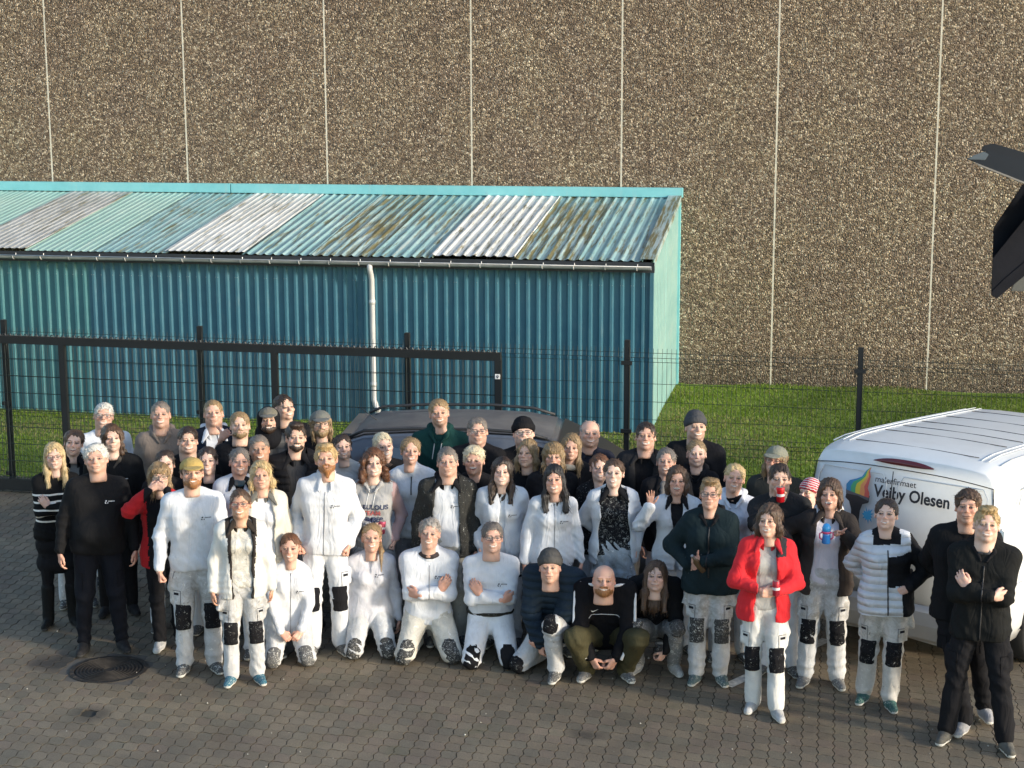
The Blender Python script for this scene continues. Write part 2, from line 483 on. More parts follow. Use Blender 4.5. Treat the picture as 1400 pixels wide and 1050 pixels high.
_HD = {}
def hand_template(pose, fine):
    key = (pose, fine)
    if key in _HD: return _HD[key]
    P = [C((-.012, 0, -.02), (-.016, .002, -.078), .026, .024, n=(0, 1, 0), q=1.9), C((.012, 0, -.02), (.016, .002, -.078), .026, .024, n=(0, 1, 0), q=1.9),
         C((0, 0, .02), (0, 0, -.02), .024, .026, n=(0, 1, 0), q=1.35)]
    curls = {'relax': (22, 30, 22), 'grip': (62, 62, 35), 'flat': (4, 5, 4), 'fist': (80, 92, 60), 'thumb': (80, 92, 60), 'shaka': (80, 92, 60), 'vee': (60, 60, 35), 'clasp': (45, 50, 30)}[pose]
    for i, (bx, L, sp) in enumerate(((.030, .074, .06), (.011, .083, .02), (-.009, .077, -.03), (-.028, .060, -.09))):
        cu = curls
        if pose == 'shaka' and i == 3: cu = (0, 5, 5); sp = -.5
        if pose == 'vee' and i in (0, 1): cu = (8, 8, 8); sp = .18 if i == 0 else -.1
        if pose == 'flat': sp *= 2.2
        p = A3(bx, 0, -.086 + (.006 if i == 3 else 0)); a = 0
        for sgi, (c_, f) in enumerate(zip(cu, (.46, .30, .24))):
            a += radians(c_)
            d = A3(sin(sp) * cos(a), sin(a), -cos(a) * cos(sp))
            q = p + d * L * f
            P.append(C(p, q, .0088 - .0009 * sgi, .0080 - .0009 * sgi, k=.006)); p = q
    if pose in ('thumb', 'shaka'): T = [(.030, .004, -.030), (.050, .004, -.045), (.086, -.002, -.050), (.112, -.006, -.048)]
    elif pose == 'flat': T = [(.026, .004, -.025), (.052, .012, -.050), (.070, .016, -.080), (.082, .018, -.100)]
    elif pose in ('fist',): T = [(.026, .008, -.030), (.040, .026, -.060), (.026, .042, -.080), (.008, .046, -.088)]
    elif pose in ('grip', 'clasp', 'vee'): T = [(.026, .010, -.025), (.046, .030, -.050), (.044, .052, -.074), (.034, .066, -.088)]
    else: T = [(.026, .006, -.025), (.044, .016, -.050), (.050, .022, -.080), (.047, .026, -.102)]
    for a, b, r in zip(T[:-1], T[1:], (.014, .0105, .009)): P.append(C(a, b, r, r - .0015, k=.010))
    _HD[key] = solid(P, .0058 if fine else .0085, .008, pad=.012)
    return _HD[key]

def place_hand(Wp, d, palm, thumb, pose, fine, sc=1.0):
    V, Q = hand_template(pose, fine)
    z = -unit(d); y = np.array(palm, float); y = unit(y - z * (y @ z)); x = np.cross(y, z)
    if x @ np.array(thumb, float) < 0: x = -x
    R = np.stack([x, y, z], 1)
    V = V @ R.T * sc + Wp
    if np.linalg.det(R) < 0: Q = Q[:, ::-1]
    return V, Q

def ik(a, b, la, lb, pole):
    d = b - a; L = np.linalg.norm(d); Lc = min(L, (la + lb) * .995)
    t = (la * la - lb * lb + Lc * Lc) / (2 * Lc); h = sqrt(max(la * la - t * t, 0))
    u = d / L; p = np.array(pole, float); p = unit(p - u * (p @ u))
    m = a + u * t * (L / Lc) + p * h
    return m

ARM = {  # wrist, elbow pole, hand pose, palm, thumb, hand direction (None = along the forearm); x and vectors are mirrored by side
    'down':   ((.262, -.045, -.105), (.35, .8, 0), 'relax', (-1, .15, 0), (-.15, -1, 0), (0.0, -.1, -1)),
    'loose':  ((.300, -.060, -.085), (.6, .8, 0), 'relax', (-1, .25, 0), (-.15, -1, 0), (0.0, -.1, -1)),
    'fistdown': ((.280, -.070, -.085), (.6, .8, 0), 'fist', (-1, .15, 0), (-.15, -1, 0), (0.0, -.1, -1)),
    'pocket': ((.200, -.045, -.020), (.42, .9, 0), 'fist', (-1, 0, 0), (0, -1, 0), (-.1, -.35, -1)),
    'jpocket': ((.165, -.120, .085), (1, .5, -.2), 'fist', (0, 1, 0), (0, 0, 1), (-.9, -.1, -.3)),
    'behind': ((.07, .185, .03), (1, .4, 0), 'fist', (0, -1, 0), (0, 0, 1), (-.8, 0, -.5)),
    'crossF': ((-.085, -.215, .215), (.9, -.2, -1), 'relax', (0, 1, 0), (0, 0, 1), (-.85, .55, .05)),
    'crossB': ((-.095, -.180, .245), (.9, -.2, -1), 'relax', (.1, 1, 0), (.3, 0, 1), (-.60, .15, .80)),
    'clasp':  ((.090, -.275, .075), (1, .3, -.4), 'grip', (-1, .3, 0), (0, -.2, 1), (-.75, -.55, -.1)),
    'lap':    ((.085, -.255, -.035), (1, .2, -.1), 'clasp', (-.4, .4, -.6), (-.6, -.5, .4), (-.65, -.45, -.6)),
    'hold':   ((.11, -.265, .16), (1, .3, -.5), 'grip', (-.5, .8, 0), (0, -.1, 1), (-1, -.25, .05)),
    'wave':   ((.34, -.22, .58), (.5, .5, -1), 'flat', (0, -1, .1), (-1, 0, .25), (.05, -.08, 1)),
    'thumbup':((.30, -.30, .44), (.6, .3, -1), 'thumb', (-.8, -.5, 0), (0, 0, 1), (-.35, -.5, .35)),
    'shaka':  ((.05, -.30, .50), (-.6, .2, -1), 'shaka', (.5, .7, 0), (-.5, 0, 1), (.5, -.3, .6)),
    'vee':    ((.18, -.30, .56), (.8, .3, -1), 'vee', (-.2, -1, 0), (-1, 0, .2), (-.1, -.2, 1)),
    'mouth':  ((.07, -.235, .62), (1, -.1, -1), 'clasp', (-.4, .9, .1), (-.2, 0, 1), (-.9, .1, .35)),
    'knee':   ((.20, -.36, .04), (1, .3, 0), 'relax', (0, .3, -1), (-.8, -.3, 0), (-.25, -.7, -.5)),
    'between':((.085, -.40, .015), (1, .1, .2), 'clasp', (-.6, .6, -.2), (-.3, -.3, .8), (-.5, -.45, -.75)),
}

def skel(p):
    J = {}; mode = p.get('legs', 'stand'); fem = p['fem']
    lean = {'stand': 0.0, 'kneel': .06, 'squat': .45, 'half': .38}.get(mode, 0) + p.get('lean', 0)
    pel = {'kneel': A3(0, .17, .36), 'squat': A3(0, .17, .29), 'half': A3(0, .14, .36)}.get(mode, A3(p.get('px', 0), 0, .95))
    if p.get('pz'): pel[2] = p['pz']
    R = rotz(p.get('tw', 0)) @ roty(p.get('side', 0)) @ rotx(lean)
    T = lambda *v: pel + R @ np.array(v, float)
    J['pel'], J['R'], J['T'] = pel, R, T
    J['neck'] = T(0, .015, .50)
    J['head'] = T(0, -.016, .666) + np.array(p.get('ho', (0, -.050, -.065) if mode in ('squat', 'half') else (0, 0, 0)))
    hipw = .082 if fem else .088
    shw = (.150 if fem else .172) * p.get('sw', 1)
    for s in (-1, 1):
        hp = pel + A3(s * hipw, 0, -.03)
        if mode == 'stand':
            st = p.get('stance', .115)
            an = A3(s * st, 0.0, .085); tl = p.get('feet', {}).get(s)
            if tl: an = A3(tl[0], tl[1], tl[2] if len(tl) > 2 else .085)
            kn = ik(hp, an, .425, .415, (s * .12, -1, 0)); toe = unit((s * .28, -1, 0))
        elif mode == 'kneel':
            kw = p.get('kw', .15)
            kn = A3(s * kw, -.11, .085); an = A3(s * .11, .30, .07); toe = unit((0, .8, -.35))
        elif mode == 'squat':
            kn = A3(s * p.get('kw', .27), -.27, p.get('kz', .46)); an = A3(s * .15, -.03, .09); toe = unit((s * .35, -1, 0))
        elif mode == 'half':
            if s == p.get('down', -1): kn = A3(s * .21, -.18, .085); an = A3(s * .12, .24, .08); toe = unit((0, .6, -.5))
            else: kn = A3(s * .13, -.33, .49); an = A3(s * .11, -.20, .09); toe = unit((s * .15, -1, 0))
        J['hip', s], J['kn', s], J['an', s], J['toe', s] = hp, kn, an, toe
        sh = T(s * shw, .015, .435); J['sh', s] = sh
        spec = p['arms'][0 if s < 0 else 1]
        if isinstance(spec, str): spec = ARM[spec]
        w, pole, hp_, palm, th, hd = spec
        mir = lambda v: R @ A3(v[0] * s, v[1], v[2])
        wr = pel + R @ A3(w[0] * s, w[1], w[2])
        dv = wr - sh; L = np.linalg.norm(dv)
        if L > .54: wr = sh + dv / L * .54
        el = ik(sh, wr, .285, .265, mir(pole))
        J['el', s], J['wr', s] = el, wr
        J['hand', s] = (hp_, mir(palm), mir(th), unit(wr - el) if hd is None else mir(hd))
    return J

def torso_prims(p, J, off, hem=None):
    T, R = J['T'], J['R']; fem = p['fem']; wt = p.get('wt', 1.0); n = R[:, 1]
    def slab(z, w, r, y=0, q=1.0): return C(T(-w * wt, y, z), T(w * wt, y, z), r * (wt ** .6) + off, k=.07)
    if fem:
        P = [slab(-.06, .080, .100), slab(.03, .075, .096), slab(.16, .052, .088), slab(.29, .062, .094, .005), slab(.385, .085, .072, .012)]
        bu = p.get('bust', 1)
        P += [E_(T(s * .066 * wt ** .5, -.066 * wt ** .5, .315), A3(.062, .058, .062) * bu + off, k=.04) for s in (-1, 1)]
    else:
        P = [slab(-.06, .068, .098), slab(.03, .068, .098), slab(.16, .066, .096), slab(.29, .082, .104, .005), slab(.385, .105, .082, .012)]
    if p.get('belly'): P.append(E_(T(0, -.035 - .04 * p['belly'], .09), A3(.13 * wt, .10 + .03 * p['belly'], .15) + off, R=R, k=.05))
    for s in (-1, 1):
        P.append(C(T(s * .035, .018, .50), J['sh', s] + R @ A3(0, 0, .008), .042 + off, .047 + off, k=.045))
    return P

def arm_prims(p, J, off, upto=1.0, flare=0):
    P = []; wt = p.get('wt', 1.0) ** .5 * (.92 if p['fem'] else 1)
    for s in (-1, 1):
        sh, el, wr = J['sh', s], J['el', s], J['wr', s]
        P.append(C(sh, el, .054 * wt + off, .042 * wt + off, k=.03))
        e = el + (wr - el) * upto - unit(wr - el) * .022
        P.append(C(el, e, .042 * wt + off, .030 * wt + off * (.75 + flare), k=.03))
    return P

def leg_prims(p, J, off, bag=0, bottom=True):
    P = []; wt = p.get('wt', 1.0) ** .7
    for s in (-1, 1):
        h, k_, a = J['hip', s], J['kn', s], J['an', s]
        fl = bag
        P.append(C(h, k_, .088 * wt + off, .056 * wt + off + fl * .4, k=.03))
        aa = a + unit(k_ - a) * .006
        P.append(C(k_, aa, .054 * wt + off + fl * .4, .042 + off + fl, k=.025))
    return P

def mat_cloth(name, col, kind='plain', rough=.85, rsd=0):
    m, nt, b = nt_mat(name); N = NB(nt)
    off = N.n('ObjectInfo').outputs['Location']
    va = N.n('VectorMath', operation='ADD'); N.l(N.co.outputs['Object'], va.inputs[0]); N.l(off, va.inputs[1]); vec = va.outputs[0]
    f1 = N.noise(5, 4, .6, vec); f2 = N.noise(300, 2, .6, vec)
    c = N.ramp(f1, [(.3, tuple(x * .86 for x in col)), (.7, tuple(min(.9, x * 1.08) for x in col))])
    if kind == 'white':
        g = N.ramp(N.noise(9, 6, .75, vec, 1.2), [(.50, 0), (.72, .30)])
        c = N.mix(c, (.36, .335, .29), g)
    if kind == 'paint':
        zz = N.sep(N.co.outputs['Object'])[2]
        th = N.ramp(zz, [(.30, .35), (.62, 1.0), (.85, .8)])
        g = N.mix(N.ramp(N.noise(10, 7, .78, vec, .8), [(.40, 0), (.60, .75)]), th, 1.0, 'MULTIPLY')
        c = N.mix(c, (.24, .225, .19), g)
        g = N.ramp(N.noise(38, 3, .7, vec, .6), [(.66, 0), (.70, .8)]); c = N.mix(c, (.12, .115, .10), g)
        g = N.ramp(N.noise(26, 4, .7, vec, .4), [(.63, 0), (.67, .7)]); c = N.mix(c, (.78, .77, .73), g)
    if kind in ('splat', 'splatlite', 'splatrare'):
        t = {'splat': .56, 'splatlite': .62, 'splatrare': .68}[kind]
        g = N.ramp(N.noise(42, 5, .75, vec, 1.6), [(t, 0), (t + .03, .9)])
        big = N.ramp(N.noise(4.5, 2, .5, vec), [(.40, .3), (.60, 1)])
        c = N.mix(c, (.62, .62, .58), N.mix(g, big, 1.0, 'MULTIPLY'))
    if kind == 'stripes':
        z = N.sep(N.co.outputs['Object'])[2]
        w = N.math('FRACT', N.math('MULTIPLY', z, 1 / .062))
        g = N.math('LESS_THAN', w, .24)
        hi = N.math('GREATER_THAN', z, .97); lo = N.math('LESS_THAN', z, 1.30)
        c = N.mix(c, (.70, .66, .60), N.math('MULTIPLY', g, N.math('MULTIPLY', hi, lo)))
    if kind == 'plaid':
        s = N.sep(N.co.outputs['Object'])
        a = N.math('GREATER_THAN', N.math('FRACT', N.math('MULTIPLY', s[0], 9)), .5)
        b2 = N.math('GREATER_THAN', N.math('FRACT', N.math('MULTIPLY', s[2], 9)), .5)
        c = N.mix(c, (.13, .125, .115), N.math('MULTIPLY', N.math('ADD', a, b2), .42 if rough > .8 else .22))
    if kind == 'knit':
        pass
    N.l(c, b.inputs['Base Color'])
    b.inputs['Roughness'].default_value = rough
    b.inputs['Specular IOR Level'].default_value = .25 if max(col) > .1 else .14
    b.inputs['Sheen Weight'].default_value = .04 if max(col) > .1 else 0
    # cloth creases and weave
    w1 = N.noise(1, 2, .5, N.map((13, 13, 4.2), (.35, .25, 0)), .7); r1 = N.math('ABSOLUTE', N.math('SUBTRACT', w1, .5))
    w2 = N.noise(20, 2, .5, vec, .5)
    nb = N.bump(r1, .50, .035); nb = N.bump(w2, .16, .012, nb); nb = N.bump(f2, .10, .002, nb)
    if kind == 'quilt':
        z = N.sep(N.co.outputs['Object'])[2]
        q = N.math('ABSOLUTE', N.math('SINE', N.math('MULTIPLY', z, 52))); nb = N.bump(q, .8, .02, nb)
    N.l(nb, b.inputs['Normal'])
    return m
_MC = {}
def cloth(col, kind='plain', rough=.85):
    key = (tuple(round(x, 3) for x in col), kind, rough)
    if key not in _MC: _MC[key] = mat_cloth('cloth_' + kind, col, kind, rough)
    return _MC[key]

def mat_skin():
    m, nt, b = nt_mat('skin'); N = NB(nt)
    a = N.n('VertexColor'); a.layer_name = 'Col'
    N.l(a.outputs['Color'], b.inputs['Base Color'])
    b.inputs['Roughness'].default_value = .48; b.inputs['Subsurface Weight'].default_value = .08
    b.inputs['Subsurface Radius'].default_value = (.012, .005, .003); b.inputs['Subsurface Scale'].default_value = 1.0
    N.l(N.bump(N.noise(140, 3), .12, .003), b.inputs['Normal'])
    return m
MSKIN = mat_skin()
_MH = {}
def hairmat(cname):
    if cname not in _MH:
        col = HAIRC[cname]
        m, nt, b = nt_mat('hair_' + cname); N = NB(nt)
        v = N.map((260, 260, 22)); f = N.noise(1, 3, .6, v, .6); f2 = N.noise(18, 3, .6)
        c = N.ramp(f, [(.28, tuple(x * .45 for x in col)), (.55, col), (.78, tuple(min(.9, x * 1.55 + .01) for x in col))])
        c = N.mix(c, tuple(x * .6 for x in col), N.ramp(f2, [(.45, 0), (.65, .6)]))
        N.l(c, b.inputs['Base Color']); b.inputs['Roughness'].default_value = .42
        N.l(N.bump(f, .7, .006), b.inputs['Normal'])
        _MH[cname] = m
    return _MH[cname]

W_ = (.60, .62, .655)      # white workwear
CREAM = (.66, .64, .57)
BLK = (.010, .010, .012)
NAVY = (.016, .021, .034)
DGREY = (.035, .035, .036)
M_SOLE = simple('shoe_sole', (.55, .54, .50), .8)
M_SOLED = simple('dark_sole', (.03, .03, .03), .8)
M_FRAME = simple('glasses_frame', (.02, .016, .015), .35)
M_FRAMER = simple('red_glasses_frame', (.16, .02, .02), .35)
M_ZIP = simple('zip', (.30, .31, .33), .4, .5)
M_ZIPB = simple('black_zip', (.012, .012, .014), .5)
M_CORD = simple('cord', (.62, .62, .60), .8)
M_INK = simple('logo_print', (.02, .022, .028), .7)
M_INKW = simple('white_print', (.72, .72, .72), .7)
M_INKR = simple('red_print', (.45, .12, .12), .8)
M_INKN = simple('navy_print', (.03, .04, .09), .8)
def mat_lens():
    m, nt, b = nt_mat('glasses_lens'); b.inputs['Base Color'].default_value = (.9, .93, .95, 1)
    b.inputs['Roughness'].default_value = .03; b.inputs['Transmission Weight'].default_value = 0; b.inputs['Alpha'].default_value = .06
    return m
M_LENS = mat_lens()

def hair_solid(style, fem, r, hires):
    t = {'buzz': .004, 'short': .007, 'bald': .003, 'recede': .007, 'quiff': .009, 'curlytop': .014, 'bun': .006, 'pony': .006, 'long': .014, 'bob': .016,
         'curly': .020, 'mid': .014, 'tousled': .014, 'under': .005, 'fringe': .016}[style]
    top = E_((0, .018, .040), (.0765 + .55 * t, .093 + .8 * t, .086 + 1.1 * t), k=.01)
    P = [top]; clips = []; disp = .003
    cut = [E_((0, -.108, .000), (.068, .085, .088), op='-', k=.012)]
    if style in ('bald',):
        cut = [E_((0, -.060, .085), (.075, .13, .088), op='-', k=.012)]
    if style == 'recede': cut = [E_((0, -.112, .012), (.062, .075, .085), op='-', k=.012)]
    back = [((0, 0, -.040), unit((0, -1.0, -1)))]
    if style in ('short', 'buzz', 'bald', 'recede', 'quiff', 'curlytop', 'tousled', 'under'):
        clips = back
        if style == 'quiff': P += [E_((0, -.055, .112), (.056, .036, .026), k=.02), E_((0, -.01, .12), (.06, .06, .024), k=.02)]
        if style in ('curlytop', 'tousled'):
            for i in range(60 if style == 'curlytop' else 22):
                a = r.rand() * 6.28; e = r.rand() * .9 + .25
                P.append(E_((.076 * cos(a) * cos(e) * 1.05, .012 + .092 * sin(a) * cos(e), .036 + .092 * sin(e)), (.0145, .0145, .014), k=.004))
            cut = [E_((0, -.108, -.004), (.068, .078, .086), op='-', k=.010)]
    elif style in ('bun', 'pony'):
        clips = [((0, 0, -.03), unit((0, -.85, -1)))]
        if style == 'bun': P.append(E_((0, .098, .070), (.036, .032, .034), k=.012))
        else:
            s = 1 if r.rand() > .5 else -1
            P += [E_((0, .105, .055), (.028, .028, .03), k=.012), C((0, .125, .04), (s * .05, .10, -.13), .026, .020, k=.02)]
    elif style == 'ponyfront': pass
    if style in ('long', 'bob', 'curly', 'mid', 'fringe'):
        L = {'long': -.26, 'bob': -.095, 'curly': -.15, 'mid': -.13, 'fringe': -.15}[style]
        for s in (-1, 1):
            P += [C((s * .066, -.008, .035), (s * .077, -.016, L * .5), .020, .022, k=.025),
                  C((s * .077, -.016, L * .5), (s * (.076 if style != 'curly' else .10), -.030 if L < -.2 else -.01, L), .026, .020, k=.025)]
        P.append(C((0, .055, .02), (0, .060, L * .9), .072, .060, k=.04))
        if style == 'curly':
            for i in range(120):
                a = r.rand() * pi * 1.36 - .18 * pi; z = r.rand() * .25 - .15; q = 1 if z < .04 else .8
                P.append(E_(((.088 + .016 * r.rand()) * cos(a) * q, .090 * sin(a) - .005, z), (.017, .017, .019), k=.012))
        if style == 'fringe':
            cut = [E_((0, -.112, -.030), (.064, .062, .072), op='-', k=.012)]; P.append(E_((0, -.062, .070), (.058, .032, .032), k=.02))
        else:
            cut = [E_((0, -.108, -.016), (.064, .088, .102), op='-', k=.014)]
        disp = .004
    keepc = []
    for c in cut:
        if c[0] == 'e' and c[4] == '-':
            cc, rr = c[1], c[2]; ph = r.rand(3) * 6
            def rag(X, Y, Z, cc=cc, rr=rr, ph=ph):
                k1 = np.sqrt(((X - cc[0]) / rr[0]) ** 2 + ((Y - cc[1]) / rr[1]) ** 2 + ((Z - cc[2]) / rr[2]) ** 2)
                return (1 - k1) * .06 + .0035 * np.sin(X * 210 + ph[0] + 40 * Z) + .0045 * np.sin(X * 95 + ph[1]) + .002 * np.sin(Z * 160 + ph[2])
            keepc.append(rag)
    V, Q = solid(P, .0062 if hires else .0078, .02, list(clips) + keepc, pad=.02)
    if len(V) == 0: return V, Q
    N = vnormals(V, Q)
    d = folds(V * A3(1, 1, .35), 150 if style not in ('curly', 'curlytop') else 190, r.randint(999), unit((1, .6, 0)), 2.2) * disp
    d += wob(V, 45, r.randint(999)) * disp
    return V + N * d[:, None], Q

def cap_solid(kind):
    if kind == 'beanie':
        P = [E_((0, .018, .055), (.088, .106, .092)), E_((0, .020, .118), (.055, .065, .036), k=.03)]
        V, Q = solid(P, .008, .02, [((0, -.06, .040), unit((0, -.42, -1)))])
        N = vnormals(V, Q)
        a = np.arctan2(V[:,1], V[:,0])
        cuff = (V[:,2] + .42 * V[:,1]) < .075
        V = V + N * (np.sin(a * 34) * .0018 + cuff * .005)[:, None]
        return V, Q
    P = [E_((0, .012, .052), (.085, .103, .080)), E_((0, .012, .132), (.008, .008, .006), k=.004)]
    cl = [((0, -.06, .048), unit((0, -.30, -1)))]
    V, Q = solid(P, .0075, .02, cl)
    B = [E_((0, -.105, .050), (.070, .078, .0085), R=rotx(.24))]
    V2, Q2 = solid(B, .0065, .02, [((0, -.082, 0), unit((0, 1, 0)))], pad=.015)
    return np.concatenate([V, V2]), np.concatenate([Q, Q2 + len(V)])

def frame_pts(cx, w, h, y=-.102, z=.007):
    pts = []
    for i in range(14):
        a = 2 * pi * i / 14; ca, sa = cos(a), sin(a)
        pts.append(A3(cx + w * np.sign(ca) * abs(ca) ** .7, y + .10 * abs(cx + w * ca) ** 1.5 , z + h * np.sign(sa) * abs(sa) ** .7))
    return pts

def bvh_of(V, Q): return BVHTree.FromPolygons([tuple(v) for v in V], [tuple(int(i) for i in q) for q in Q])

def person(label, x, y, h, **p):
    p.setdefault('fem', False); p.setdefault('arms', ('down', 'down'))
    seed = int(abs(x) * 1000 + y * 77) % 99991; r = np.random.RandomState(seed)
    fine = p.get('vis', 1) >= 1                                   # front rows get finer grids
    low = p.get('low', .017 if p.get('vis', 1) == 2 else .03)     # grid for the lower body
    S = h / 1.745
    yaw = -math.asin(max(-1, min(1, x / sqrt(x * x + y * y)))) + p.get('yaw', 0)
    root = empty('person', (x, y, 0), yaw, label, p.get('cat', 'person'))
    p.setdefault('side', r.uniform(-.045, .045)); p.setdefault('tw', r.uniform(-.16, .16))
    J = skel(p); T, R = J['T'], J['R']; fem = p['fem']
    # head
    hs = p.get('hs', 1.06) / (S ** .6)
    Rh = rotz(p.get('hy', r.uniform(-.12, .12))) @ roty(p.get('hr', r.uniform(-.07, .07))) @ rotx(p.get('hp', r.uniform(-.24, -.15)))
    hc = J['head']; wide = p.get('wide', 1.0)
    hscale = A3(hs * (1.02 if fem else 1.05) * p.get('hw', 1), hs, hs * .965)
    vr = np.random.RandomState(seed + 11)
    w_jaw, w_nose, w_chin, w_eye, w_cheek = vr.uniform(-.10, .10), vr.uniform(-.003, .006), vr.uniform(-.006, .008), vr.uniform(-.05, .05), vr.uniform(-.004, .004)
    def toH(V):
        V = np.array(V, float); one = V.ndim == 1
        if one: V = V[None]
        x, y, z = V[:, 0], V[:, 1], V[:, 2]
        g = np.exp(-(x / .018) ** 2 - ((z + .008) / .022) ** 2) * (y < -.07)
        ck = np.exp(-((np.abs(x) - .042) / .02) ** 2 - ((z + .03) / .025) ** 2) * (y < -.03)
        X = x * (1 + w_jaw * np.clip(-z / .09, -.25, 1)) * (1 + w_eye * np.exp(-(z / .03) ** 2))
        Y = y - w_nose * g - w_cheek * ck
        Z = z - w_chin * np.clip((-.035 - z) / .07, 0, 1)
        W = (np.stack([X, Y, Z], 1) * hscale) @ Rh.T + hc
        return W[0] if one else W
    skin = np.array(SKIN[p.get('skin', 'light')]) * r.uniform(.94, 1.06); hcn = p.get('hc', 'brown')
    mouth = p.get('mouth', 1)
    HV, HQ = head_template(fem, mouth, wide, fine)
    lips = skin * np.array([.80, .54, .52]) if fem else skin * np.array([.80, .66, .64])
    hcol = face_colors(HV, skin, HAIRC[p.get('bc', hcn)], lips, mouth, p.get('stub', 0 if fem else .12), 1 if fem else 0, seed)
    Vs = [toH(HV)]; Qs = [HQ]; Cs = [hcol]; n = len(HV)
    # torso and limbs under the clothes
    bp = torso_prims(p, J, -.014) + arm_prims(p, J, -.006) + leg_prims(p, J, -.012) + [C(J['neck'] + A3(0, .01, -.04), J['head'] + A3(0, .02, -.08), .05, .045)]
    for s in (-1, 1): bp.append(C(J['an', s] - A3(0, 0, .01), J['an', s] + J['toe', s] * .09 - A3(0, 0, .045), .030, .022))
    V, Q = solid(bp, .028, .02)
    Vs.append(V); Qs.append(Q + n); Cs.append(np.tile(skin, (len(V), 1))); n += len(V)
    for s in (-1, 1):
        pose, palm, th, hd = J['hand', s]
        fr = J['wr', s]; 
        V, Q = solid([C(J['el', s], fr + unit(fr - J['el', s]) * .01, .036, .0265 if not fem else .023, k=.01)], .012, .01) if p.get('bare') and s in p['bare'] else (None, None)
        if V is not None: Vs.append(V); Qs.append(Q + n); Cs.append(np.tile(skin, (len(V), 1))); n += len(V)
        V, Q = place_hand(fr, hd, palm, th, pose, fine, .95 if not fem else .86)
        Vs.append(V); Qs.append(Q + n); n += len(V)
        Cs.append(np.tile(skin * np.array([1.0, .88, .86]), (len(V), 1)))
    me = mesh_np('body', np.concatenate(Vs) * S, np.concatenate(Qs), colors=np.concatenate(Cs))
    link('body', me, MSKIN, root)
    out = {'root': root, 'J': J, 'S': S, 'toH': toH, 'p': p}

    def put(name, V, Q, mat, slots=None):
        if len(V) == 0: return None
        return link(name, mesh_np(name, V * S, Q, slots=slots), mat, root)

    # ---- trousers
    tr = p.get('legwear', ('white', W_))
    if tr is not None:
        kind, col = tr[0], tr[1]
        bag = tr[2] if len(tr) > 2 else (.014 if kind in ('paint', 'white') else .004)
        P = torso_prims(p, J, .006)[:2] + leg_prims(p, J, .010 + bag * .4, bag)
        for s in (-1, 1):
            if p.get('pockets') and s in p['pockets']:
                zz = -.20 if p.get('legs', 'stand') == 'stand' else -.10
                P.append(BX(T(s * .185, -.02, zz + .02), (.014, .045, .075), .014, R=R @ roty(s * -.22), k=.012))
            if kind in ('paint', 'white', 'cargo') and p.get('legs', 'stand') == 'stand':
                kk = J['kn', s]; hh = J['hip', s]; c0 = kk + (hh - kk) * .38 + A3(s * .088, .01, 0)
                P.append(BX(c0, (.010, .042, .062), .010, k=.01))
        cl = [(T(0, 0, .085), R[:, 2])] if p.get('legs', 'stand') in ('stand', 'kneel') else []
        cl.append(((0, 0, .028), (0, 0, -1)))
        V, Q = solid(P, low, .02, cl)
        if low < .02:
            N = vnormals(V, Q); am = np.zeros(len(V))
            for s in (-1, 1):
                for Jt, w in ((J['kn', s], .12), (J['an', s] + A3(0, 0, .06), .12), (J['hip', s] + A3(0, -.05, -.05), .13)):
                    am = np.maximum(am, np.exp(-((V - Jt) ** 2).sum(1) / w ** 2))
            V = V + N * ((.0020 + .0065 * am) * folds(V, 27, seed, unit((.45, .2, 1)), 2.8) + .0025 * folds(V, 15, seed + 9, unit((1, .3, .4)), 2) + .004 * wob(V, 12, seed + 1))[:, None]
        if low < .02 and p.get('legs', 'stand') == 'stand':
            tb = bvh_of(V, Q)
            def tc(x, z):
                h = tb.ray_cast(Vector((x, -.6, z)), Vector((0, 1, 0)))
                return None if h[0] is None else np.array(h[0]) - A3(0, .001, 0)
            seam = cloth((.16, .16, .165) if max(col) > .2 else (.004, .004, .005))
            dark = cloth((.02, .02, .025))
            for s in (-1, 1):
                kn, hp = J['kn', s], J['hip', s]
                cx = (hp[0] + kn[0]) / 2
                for ln in ([(cx + s * .035, .90), (cx + s * .075, .84), (cx + s * .088, .80)], [(cx + s * .030, .70), (cx + s * .085, .70)], [(cx + s * .030, .70), (cx + s * .032, .62), (cx + s * .034, .56)]):
                    pts = []
                    for (x0, z0), (x1, z1) in zip(ln[:-1], ln[1:]):
                        for t in (0, .33, .66, 1):
                            q = tc(x0 + (x1 - x0) * t, z0 + (z1 - z0) * t)
                            if q is not None: pts.append(q * S)
                    if len(pts) > 2: MB().tube(pts, .0028, 4).build('seam', seam, root, True)
                q = [tc(cx + s * a_, b_) for a_, b_ in ((.045, .685), (.082, .685), (.082, .665), (.045, .665))]
                if kind in ('paint', 'white') and all(x_ is not None for x_ in q): MB().poly([(x_ - A3(0, .003, 0)) * S for x_ in q]).build('pocket_label', dark, root)
        put('trousers', V, Q, cloth(col, kind if kind in ('paint', 'white', 'splat', 'splatlite') else 'plain'))
